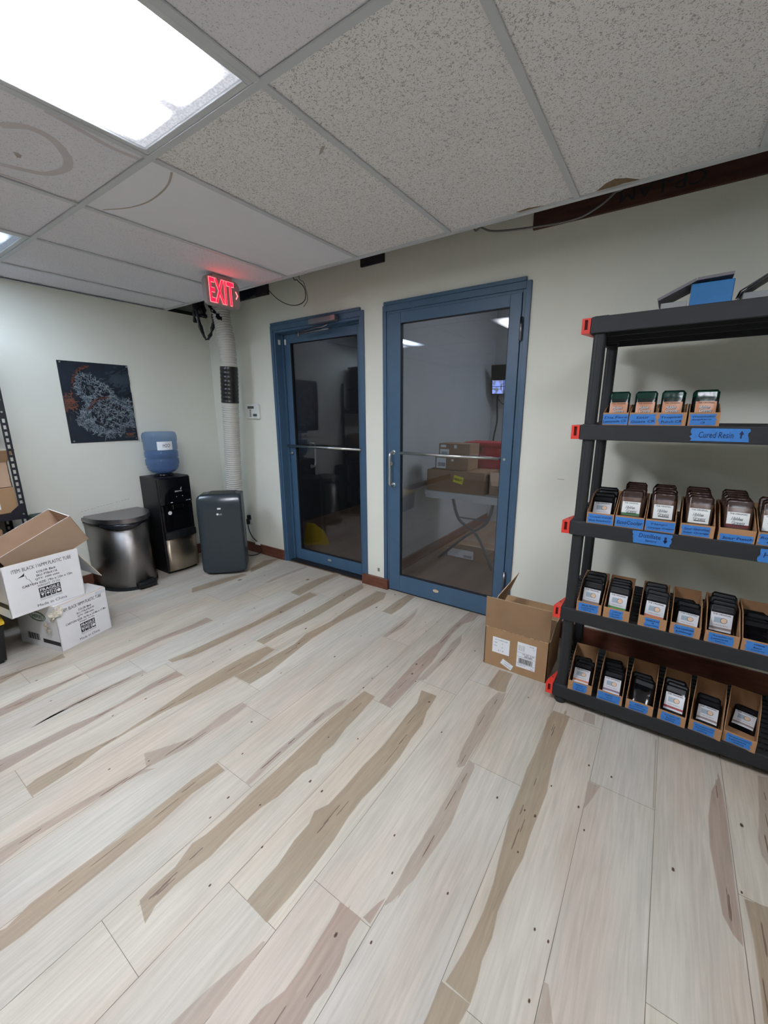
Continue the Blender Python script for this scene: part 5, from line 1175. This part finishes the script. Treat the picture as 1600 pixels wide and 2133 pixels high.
for ri, (z, lev, bins) in enumerate(ROWS):
    for bi, ((x0, x1), lines, tw, kind, cnt) in enumerate(bins):
        W_ = x1-x0; cx = (x0+x1)/2; yaw = math.radians([0, -1.5, -4, -6][ri]*(bi-1.6)/3)*-1 if ri == 3 else math.radians((bi-1.5)*-.6 if ri == 2 else 0)
        yaw = -math.radians((bi-1.2)*2.2) if ri == 3 else yaw
        D_, Hh_ = (.27, .085 if ri == 0 else .112)
        z0 = z-.0035
        y0_ = -.660
        nm = ' '.join(lines[:2])
        b = thing('shelf_bin', 'cardboard shelf bin with blue tape reading %s on the %s shelf' % (nm, lev), 'shelf bin', (cx, y0_, z0+.0005), yaw, 'cardboard shelf bins')
        obj('bin_body', bin_bm(W_, D_, Hh_), binc, b)
        rt = random.Random(ri*10+bi); bm = bm_new(); X = W_*tw/2; zb, ztp = (.006, .046)
        off = -W_*.03 if tw < .9 and tw > .6 else 0
        if lines == ['Sour Punch']: zb, ztp = .004, .030
        n = 6; P = [(off-X+rt.uniform(-.003, .003), zb+(ztp-zb)*k/n) for k in range(n+1)]+[(off+X+rt.uniform(-.003, .003), ztp-(ztp-zb)*k/n) for k in range(n+1)]
        P = [(max(-W_/2, min(W_/2, a)), c_) for a, c_ in P]
        prism(bm, P, 'y', -.0010, -.0002); tp = obj('blue_tape', bm, tapeb, b)
        nl = len(lines)
        for k, s_ in enumerate(lines):
            hh = (ztp-zb)/(nl+.6); zc_ = ztp-hh*(k+.8); ww = min(X*1.8, .0075*len(s_)*(1.15 if nl < 3 else .95)*hh/.012)
            text('handwriting', s_, face((off+rt.uniform(-.004, .004), -.0014, zc_), (1, .0, .04), (-.04, 0, 1)), penm, tp, w=ww, h=hh*.62, shear=.15, bold=.008)
        # pouches
        zf = z0+.0035; grp = 'pouches in the %s bin on the %s shelf' % (nm, lev)
        for k in range(cnt):
            if ri == 0: y, tilt = -.645+.034+.05*k, math.radians(9)
            elif ri == 1: y, tilt = -.645+.034+.040*k, math.radians(14)
            elif ri == 2: y, tilt = -.645+.030+.036*k, math.radians(17)
            elif False: pass
            else: y, tilt = -.645+.022+.030*k, math.radians(56)
            kd = kind; flip = False
            if ri == 2 and lines[0].startswith('Pink'): tilt = math.radians(48); y = -.632+.034*k
            if ri == 2 and lines[1] == 'Sour': tilt = math.radians(52); y = -.632+.036*k; flip = True
            if ri == 2 and lines[0] == 'Raspberry': y += .03
            if ri == 3 and bi == 4: y += .02; tilt = math.radians(58)
            if ri == 3 and bi == 5: y += .075; tilt = math.radians(66)
            if ri == 3 and bi == 3: tilt = math.radians(40); y += .02
            if ri == 3 and bi == 2: flip = True; tilt = math.radians(50)
            if ri == 3 and k > 0 and bi in (0, 1): flip = (k % 2 == 1)
            if ri == 2 and k > 0 and bi in (1, 3): flip = True
            if ri == 1 and bi == 0: tilt = math.radians(20+6*(cnt-1-k))
            tilt += math.radians(rr.uniform(-4, 4) if ri > 1 else rr.uniform(-1.5, 1.5)); dz = .0045+(.0072*k if ri == 1 else .010*k if ri == 2 and not flip else 0); jx = rr.uniform(-.004, .004); jy = math.radians(rr.uniform(-7, 7) if ri > 1 else rr.uniform(-3, 3))
            lx = cx+jx-math.sin(yaw)*(y-y0_); ly = y0_+math.cos(yaw)*(y-y0_)
            if cnt == 1: lab = 'single black pouch lying flat in the shelf bin taped %s' % nm
            elif k == 0: lab = 'front pouch in the bin taped %s on the %s shelf' % (nm, lev)
            elif k == cnt-1: lab = 'rearmost pouch in the bin taped %s on the %s shelf' % (nm, lev)
            else: lab = 'inner pouch of the bin taped %s on the %s shelf' % (nm, lev)
            put_pouch(kd, (lx, ly, zf+dz*.4), tilt, yaw+jy, lab, grp, flip)

# ------------------------------------------------------------------ things on the top shelf
def slab(bm, pts, th, mi=0):
    a, b, c, d = map(Vector, pts); n = (b-a).cross(d-a).normalized()*th
    V = [bm.verts.new(v) for v in (a, b, c, d, a+n, b+n, c+n, d+n)]
    for f in ((0, 1, 2, 3), (7, 6, 5, 4), (0, 4, 5, 1), (1, 5, 6, 2), (2, 6, 7, 3), (3, 7, 4, 0)): bm.faces.new([V[i] for i in f]).material_index = mi
zt = 1.7755
t = thing('blue_box', 'small bright blue box under grey padded envelopes on the top shelf', 'box', (3.945, -.41, zt))
bm = bm_new(); box(bm, -.066, .066, -.05, .10, 0, .115, bev=.003); obj('body', bm, mat('bright_blue_card', rgb(30, 122, 190), .5, var=.1, vscale=10), t)
bm = bm_new(); box(bm, -.0665, -.066, -.05, .10, 0, .115); box(bm, .066, .0665, -.05, .10, 0, .112); obj('side_panel', bm, whitem, t)
t = thing('padded_envelope', 'grey flat envelope draped over the blue box on the top shelf', 'envelope', (0, 0, 0))
bm = bm_new(); slab(bm, [(3.775, -.47, 1.842), (3.895, -.47, 1.899), (3.895, -.30, 1.899), (3.775, -.30, 1.842)], .010); slab(bm, [(3.895, -.47, 1.899), (4.005, -.47, 1.903), (4.005, -.30, 1.903), (3.895, -.30, 1.899)], .010)
obj('envelope_sheet', bm, mat('grey_envelope', rgb(128, 124, 132), .6, bump=.4, bscale=60, var=.1), t)
t = thing('white_box', 'small white carton at the left end of the things on the top shelf', 'box', (3.83, -.40, zt))
bm = bm_new(); box(bm, -.045, .042, -.06, .09, 0, .058, bev=.003); obj('body', bm, mat('grey_white_card', rgb(170, 172, 172), .7), t)
t = thing('white_box', 'pale carton at the right edge of the picture on the top shelf', 'box', (4.13, -.38, zt))
bm = bm_new(); box(bm, -.088, .12, -.07, .12, 0, .062, bev=.003); obj('body', bm, mat('pale_card', rgb(160, 164, 166), .7), t)
t = thing('folder', 'dark folders leaning on the pale carton at the right end of the top shelf', 'folder', (0, 0, 0))
bm = bm_new()
for k in range(3): slab(bm, [(4.03+.006*k, -.46, 1.842-.003*k), (4.14, -.46, 1.915-.004*k), (4.14, -.32, 1.915-.004*k), (4.03+.006*k, -.32, 1.842-.003*k)], .002, k % 2)
slab(bm, [(4.05, -.46, 1.848), (4.19, -.46, 1.94), (4.19, -.30, 1.94), (4.05, -.30, 1.848)], .006, 0)
obj('folder_sheets', bm, [mat('dark_folder', rgb(54, 52, 56), .5), paper], t)

# ------------------------------------------------------------------ seen through the right door
t = thing('folding_table', 'white plastic folding table behind the right glass door', 'table', (2.13, .575, 0))
bm = bm_new(); tb = bmesh.new(); prism(tb, rrect(0, 1.22, 0, .61, .03), 'z', .700, .735); bmesh.ops.bevel(tb, geom=[e for e in tb.edges if abs(e.verts[0].co.z-e.verts[1].co.z) < 1e-5], offset=.005, segments=2, affect='EDGES'); merge(bm, tb, 0)
obj('tabletop', bm, mat('table_plastic', rgb(206, 208, 206), .5), t)
bm = bm_new()
pts = [(0.02, .700), (.02, .672), (.22, .672), (.25, .685), (.45, .685), (.48, .672), (1.2, .672), (1.2, .700)]
prism(bm, pts, 'y', .006, .016); obj('skirt', bm, mat('table_plastic', rgb(206, 208, 206), .5), t)
lgm = mat('leg_grey', rgb(98, 102, 108), .4, .3)
for s_ in ((.25, .02, .02), (.25, .59, .02), (1.0, .02, 1.2), (1.0, .59, 1.2)):
    pass
def tleg(pts): 
    bm = bm_new(); tube(bm, smooth_path(pts, 5), .0135, 10); return obj('leg', bm, lgm, t)
tleg([(.25, .08, .69), (.30, .12, .48), (.42, .25, .32), (.575, .27, .012)]); tleg([(.62, .08, .69), (.55, .12, .48), (.30, .25, .28), (.02, .30, .012)])
tleg([(.95, .08, .69), (.98, .12, .4), (1.1, .2, .012)]); tleg([(.95, .52, .69), (.98, .5, .4), (1.1, .42, .012)])
bm = bm_new(); tube(bm, [(.28, .12, .5), (.57, .12, .5)], .008, 8); obj('brace', bm, lgm, t)
tz = .7355
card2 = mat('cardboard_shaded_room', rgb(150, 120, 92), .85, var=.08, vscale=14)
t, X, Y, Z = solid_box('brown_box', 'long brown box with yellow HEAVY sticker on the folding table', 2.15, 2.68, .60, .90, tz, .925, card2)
bm = bm_new(); box(bm, -.045, .045, -.0008, 0, -.03, .03); st = obj('sticker', bm, mat('sticker_yellow', rgb(226, 222, 60), .6), t, M=Matrix.Translation((.035, -Y, .115)) @ Matrix.Rotation(math.radians(12), 4, 'Y'))
text('sticker_lettering', 'HEAVY', face((0, -.0012, 0), (1, 0, 0), (0, 0, 1)), ink, st, w=.078, h=.022, bold=.02)
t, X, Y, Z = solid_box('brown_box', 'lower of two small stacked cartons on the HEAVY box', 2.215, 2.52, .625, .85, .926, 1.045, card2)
bm = bm_new(); box(bm, -.14, -.05, -Y-.0008, -Y, .012, .10); box(bm, .0, .022, -Y-.0008, -Y, .075, .092); lb = obj('label', bm, paper, t)
bm = bm_new()
for k in range(9): box(bm, -.125+.008*k, -.121+.008*k, -Y-.0014, -Y-.0008, .025, .06)
obj('barcode', bm, ink, lb)
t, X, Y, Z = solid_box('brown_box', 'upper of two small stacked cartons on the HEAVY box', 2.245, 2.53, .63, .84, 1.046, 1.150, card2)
bm = bm_new(); box(bm, -.13, -.045, -Y-.0008, -Y, .0, .055); box(bm, -.125, -.075, -Y-.0008, -Y, .07, .092); box(bm, .0, .025, -Y-.0008, -Y, .065, .092); lb = obj('label', bm, paper, t)
bm = bm_new()
for k in range(8): box(bm, -.115+.007*k, -.112+.007*k, -Y-.0014, -Y-.0008, .008, .035)
obj('barcode', bm, ink, lb)
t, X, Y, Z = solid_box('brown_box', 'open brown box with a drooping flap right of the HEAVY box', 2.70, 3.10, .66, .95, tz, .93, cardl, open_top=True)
bm = flap_bm((-X, -Y, .19), (X, -Y, .19), (X, -Y-.11, .10), (-X+.06, -Y-.11, .10)); obj('flap', bm, [cardl, carde, cardi], t)
t = thing('red_tote', 'red plastic tote standing behind the boxes on the folding table', 'storage tote', (2.66, 1.05, tz))
bm = bm_new(); tb = bmesh.new(); bmesh.ops.create_cube(tb, size=1)
for v in tb.verts:
    k = 1 if v.co.z > 0 else .92; v.co = Vector((v.co.x*.60*k, v.co.y*.24*k, .19+v.co.z*.38))
bmesh.ops.bevel(tb, geom=tb.edges[:], offset=.02, segments=3, affect='EDGES'); merge(bm, tb, 0); obj('bin', bm, mat('tote_red', rgb(190, 36, 44), .45), t)
bm = bm_new(); box(bm, -.31, .31, -.13, .13, .38, .412, bev=.01); obj('lid', bm, mat('tote_red', rgb(190, 36, 44), .45), t)
bm = bm_new()
for x in (-.17, .17): box(bm, x-.04, x+.04, -.136, -.12, .33, .37, bev=.006)
obj('latch', bm, mat('tote_latch', rgb(120, 18, 24), .5), t)
t, X, Y, Z = solid_box('brown_box', 'tall brown carton with raised flap at the back of the folding table', 2.72, 3.02, 1.175, 1.18+.0, tz, 1.18, cardl) if False else (None,)*4
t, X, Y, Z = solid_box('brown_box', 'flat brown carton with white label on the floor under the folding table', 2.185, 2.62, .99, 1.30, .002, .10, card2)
bm = bm_new(); box(bm, -X+.004, .06, -Y-.0008, -Y, .008, .092); lb = obj('label', bm, paper, t)
bm = bm_new()
for k in range(11): box(bm, -.04+.008*k, -.0365+.008*k, -Y-.0014, -Y-.0008, .015, .042)
obj('barcode', bm, ink, lb)
# monitor on a wall bracket
t = thing('wall_monitor', 'small camera monitor tilted down high on the far wall behind the right door', 'monitor', (2.24, 2.30, 1.77), 0)
R_ = Euler((math.radians(18), 0, math.radians(14))).to_matrix().to_4x4()
bm = bm_new(); box(bm, -.17, .26, -.015, .015, -.17, .17, M=R_, bev=.005); obj('bezel', bm, black, t)
scr = bpy.data.materials.new('monitor_picture'); scr.use_nodes = True; nt = scr.node_tree; b = nt.nodes['Principled BSDF']
tc = nt.nodes.new('ShaderNodeTexCoord'); n = nt.nodes.new('ShaderNodeTexNoise'); n.inputs['Scale'].default_value = 22; n.inputs['Detail'].default_value = 1
r_ = nt.nodes.new('ShaderNodeValToRGB'); r_.color_ramp.elements[0].position = .42; r_.color_ramp.elements[0].color = (.01, .02, .08, 1); r_.color_ramp.elements[1].position = .56; r_.color_ramp.elements[1].color = (.18, .30, .9, 1)
nt.links.new(tc.outputs['Object'], n.inputs['Vector']); nt.links.new(n.outputs[0], r_.inputs[0]); nt.links.new(r_.outputs[0], b.inputs['Emission Color']); b.inputs['Emission Strength'].default_value = 1.3
bm = bm_new()
for x0, x1 in ((-.155, -.03), (-.02, .105), (.115, .24)):
    for z0, z1 in ((-.155, -.075), (-.068, .0)): box(bm, x0, x1, -.017, -.0155, z0, z1, M=R_)
obj('screen', bm, scr, t)
bm = bm_new(); tube(bm, [(0, .01, 0), (-.10, .12, .06), (-.02, .245, .06)], .018, 10); box(bm, -.08, .04, .235, .248, -.06, .18, bev=.004); obj('bracket', bm, black, t)
t = thing('cable', 'black cables hanging from the wall monitor down to the table behind the right door', 'cable')
bm = bm_new(); tube(bm, smooth_path([(2.10, 2.44, 1.70), (2.09, 2.46, 1.50), (2.10, 2.46, 1.30), (2.07, 2.46, 1.1), (2.06, 2.46, .9)]), .011, 8); obj('cord', bm, black, t)
bm = bm_new(); tube(bm, smooth_path([(2.32, 2.44, 1.60), (2.31, 2.46, 1.40), (2.31, 2.46, 1.15), (2.31, 2.46, .9)]), .013, 8); tube(bm, smooth_path([(2.11, 2.44, 1.56), (2.17, 2.43, 1.50), (2.24, 2.43, 1.56), (2.32, 2.44, 1.57)]), .005, 6); obj('cord', bm, black, t)
t = thing('electrical_box', 'black electrical box on the far wall left of the monitor', 'electrical box', (2.05, 2.50, 1.72))
bm = bm_new(); box(bm, -.035, .07, -.06, .05, -.10, .12, bev=.006); box(bm, -.01, .03, -.05, .02, .12, .17, bev=.004); obj('housing', bm, black, t)
# dark room behind the left door
t = thing('wet_floor_sign', 'yellow caution sign just inside the left glass door', 'floor sign', (.83, .52, .002), math.radians(35))
bm = bm_new()
prism(bm, [(-.14, 0), (.14, 0), (.135, .06), (.10, .16), (.0, .26), (-.08, .27)], 'y', -.01, .01, M=Matrix.Rotation(math.radians(14), 4, 'X')); obj('panel', bm, yel, t)
